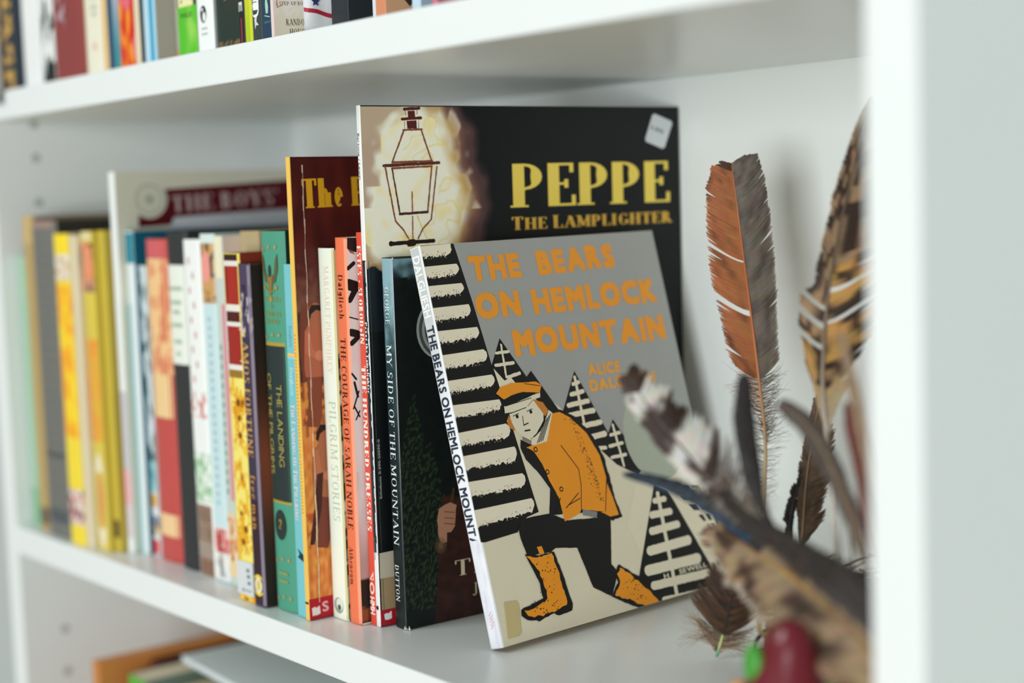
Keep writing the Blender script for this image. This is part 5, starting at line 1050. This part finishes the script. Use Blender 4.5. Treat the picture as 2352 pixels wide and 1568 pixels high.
def feather(spec):
    rng = random.Random(spec['id']); P = [Vector(p) for p in spec['pts']]; style = spec['style']
    root = thing('feather', spec['label'], 'feather', Matrix.Translation(P[0]), 'loose feathers gathered in the nest')
    org = P[0]; length = sum((P[i + 1] - P[i]).length for i in range(len(P) - 1)); Nn = Vector((.77, -.62, .12)).normalized()
    cup = spec.get('cup', .1); rag = spec['rag']; fl = spec.get('fluff', 0)
    def frame(s):
        p = catmull(P, s); T = (catmull(P, min(1, s + .01)) - catmull(P, max(0, s - .01))).normalized(); n = (Nn - T * Nn.dot(T)).normalized(); return p, T, n, T.cross(n)
    for side, W in ((-1, spec['L']), (1, spec['R'])):
        V = []; F = []; C_ = []; step = .00062; cnt = int(length / step); clump = 0; ca = 0
        for i in range(cnt):
            s = i / cnt; w = pw(W, s) / 1000
            if w < .0006: continue
            if any(a < s < c and sd == side for a, c, sd in spec.get('split', ())): continue
            if i % 9 == 0: clump = rng.gauss(0, 1) * rag; ca = rng.gauss(0, 1) * (.06 + rag * .5)
            p, T, n, S_ = frame(s)
            fluffy = s < fl
            w *= 1 + clump * .5 + rng.gauss(0, .015 + rag * .12)
            ang = math.radians(38 + (12 if fluffy else 0)) + ca * .5; lift = rng.gauss(0, .0004) + (rng.gauss(0, .002) if fluffy else 0)
            K = 5; base = len(V); hw = step * (1.5 if not fluffy else .4)
            for j in range(K + 1):
                q = j / K; out = q * w; fwd = q ** 1.35 * w / math.tan(ang) * .55
                curl = (rng.gauss(0, .0006) if fluffy else 0) * q
                pos = p + S_ * side * out + T * (fwd + curl) + n * (-(q ** 2) * w * cup + lift * q + .0004 * math.sin(i * .7) * q * (1 if fluffy else .3))
                hh = hw * (1 - .75 * q ** 3)
                pos = pos - org; V.append(pos - T * hh); V.append(pos + T * hh); c = lin(tuple(max(0, min(255, x * (1 + rng.gauss(0, .035)))) / 255 for x in fcol(style, s, q, side, rng))); C_ += [c, c]
                if j: m_ = base + 2 * j; F.append([m_ - 2, m_, m_ + 1, m_ - 1])
        if V: mesh_obj('vane', V, F, BARB, root, colors=C_)
    V = []; F = []; C_ = []; K = 36; r0 = spec['quill'] / 1000
    for i in range(K + 1):
        s = i / K; p, T, n, S_ = frame(s); r = r0 * (1 - s * .85); 
        if style == 'rust': c = mixc((226, 196, 150), (190, 108, 62), (s - .2) * 3)
        elif style in ('black', 'blue', 'dusk', 'leafy'): c = (46, 38, 34)
        elif style == 'whitequill': c = (226, 222, 214)
        elif style == 'barred': c = mixc((226, 214, 196), (112, 92, 78), (s - .2) * 3)
        elif style == 'banded': c = (86, 66, 58)
        else: c = (150, 126, 100)
        if spec.get('qgreen') and s < .28: c = mixc((64, 156, 140), (206, 214, 140), s * 6)
        if spec.get('qyellow'): c = mixc((150, 110, 60), (216, 160, 52), 1 - abs(s - .62) * 4)
        for j in range(6): a = j * 1.0472; V.append(p - org + (n * math.sin(a) + S_ * math.cos(a)) * r + n * r * .3); C_.append(lin(tuple(x / 255 for x in c)))
        if i: m_ = 6 * i; F += [[m_ - 6 + j, m_ - 6 + (j + 1) % 6, m_ + (j + 1) % 6, m_ + j] for j in range(6)]
    F.append(list(range(6))[::-1]); F.append([K * 6 + j for j in range(6)])
    mesh_obj('quill', V, F, QUILL, root, colors=C_, smooth=True)
    if fl >= .25:    # loose down near the foot of the vane
        V = []; F = []; C_ = []
        for k in range(int(140 * (1 + fl))):
            s = rng.uniform(.12, fl); p, T, n, S_ = frame(s); sd = rng.choice((-1, 1)); w = max(pw(spec['L'] if sd < 0 else spec['R'], min(1, s + .1)), 6) / 1000 * rng.uniform(.7, 1.25); ph = rng.uniform(0, 6); bend = rng.gauss(0, .4); c0 = lin(tuple(x / 255 for x in mixc(fcol(style, s, .7, sd, rng), (196, 184, 168), .45))); b0 = len(V)
            for j in range(7):
                q = j / 6; pos = p - org + S_ * sd * w * q + T * (w * (.3 * q + bend * q * q)) + n * (math.sin(ph + q * 3) * .2 * w * q); hh = .00013 * (1 - q * .6)
                V += [pos - T * hh, pos + T * hh]; C_ += [c0, c0]
                if j: m_ = b0 + 2 * j; F.append([m_ - 2, m_, m_ + 1, m_ - 1])
        mesh_obj('down', V, F, BARB, root, colors=C_)
    return root
for sp_ in FEATHERS: feather(sp_)

# dark red carved ornament at the front edge
OX, OY = .0895, .0208
root = thing('carved_bird', 'dark red glazed bird-shaped ornament with green wing patch at the shelf front', 'ornament', Matrix.Translation((OX, OY, .0002)))
prof = [(.0, 0), (.0105, 0), (.0135, .003), (.0165, .010), (.0175, .018), (.0165, .027), (.0152, .034), (.0132, .040), (.0108, .046), (.0092, .051), (.0080, .055), (.0062, .0588), (.0040, .0612), (.0016, .0626), (0, .0629)]
V = []; F = []; NS = 28
for r, z in prof:
    for k in range(NS): a = k * 2 * math.pi / NS; V.append((r * 1.18 * math.cos(a) + max(0, z - .04) * .12, r * 1.08 * math.sin(a), z))
for i in range(len(prof) - 1):
    for k in range(NS): F.append([i * NS + k, i * NS + (k + 1) % NS, (i + 1) * NS + (k + 1) % NS, (i + 1) * NS + k])
o = mesh_obj('body', V, F, mat('dark_red_glaze', '6c1020', .28, .1, 60, coat=.4), root, smooth=True)
def blob(name, c, r, m, rot=0):
    V = []; F = []; n_, k_ = 10, 14
    for i in range(n_ + 1):
        t_ = math.pi * i / n_
        for k in range(k_): a = 2 * math.pi * k / k_; v = Vector((r[0] * math.sin(t_) * math.cos(a), r[1] * math.sin(t_) * math.sin(a), r[2] * math.cos(t_))); v.rotate(Matrix.Rotation(rot, 3, 'Z')); V.append(v + Vector(c))
    for i in range(n_):
        for k in range(k_): F.append([i * k_ + k, (i + 1) * k_ + k, (i + 1) * k_ + (k + 1) % k_, i * k_ + (k + 1) % k_])
    return mesh_obj(name, V, F, m, root, smooth=True)
blob('wing', (-.0072, -.0098, .0445), (.0054, .0036, .0088), mat('green_glaze', '3f9a2c', .35, .08, 60), -.3)
blob('wing', (.0130, .0080, .0300), (.0036, .0050, .0100), mat('green_glaze', '3f9a2c', .35, .08, 60), .8)
blob('foot', (-.0152, -.0100, .0325), (.0042, .0036, .0045), mat('orange_glaze', 'e89a2c', .35, .08, 60), 0)
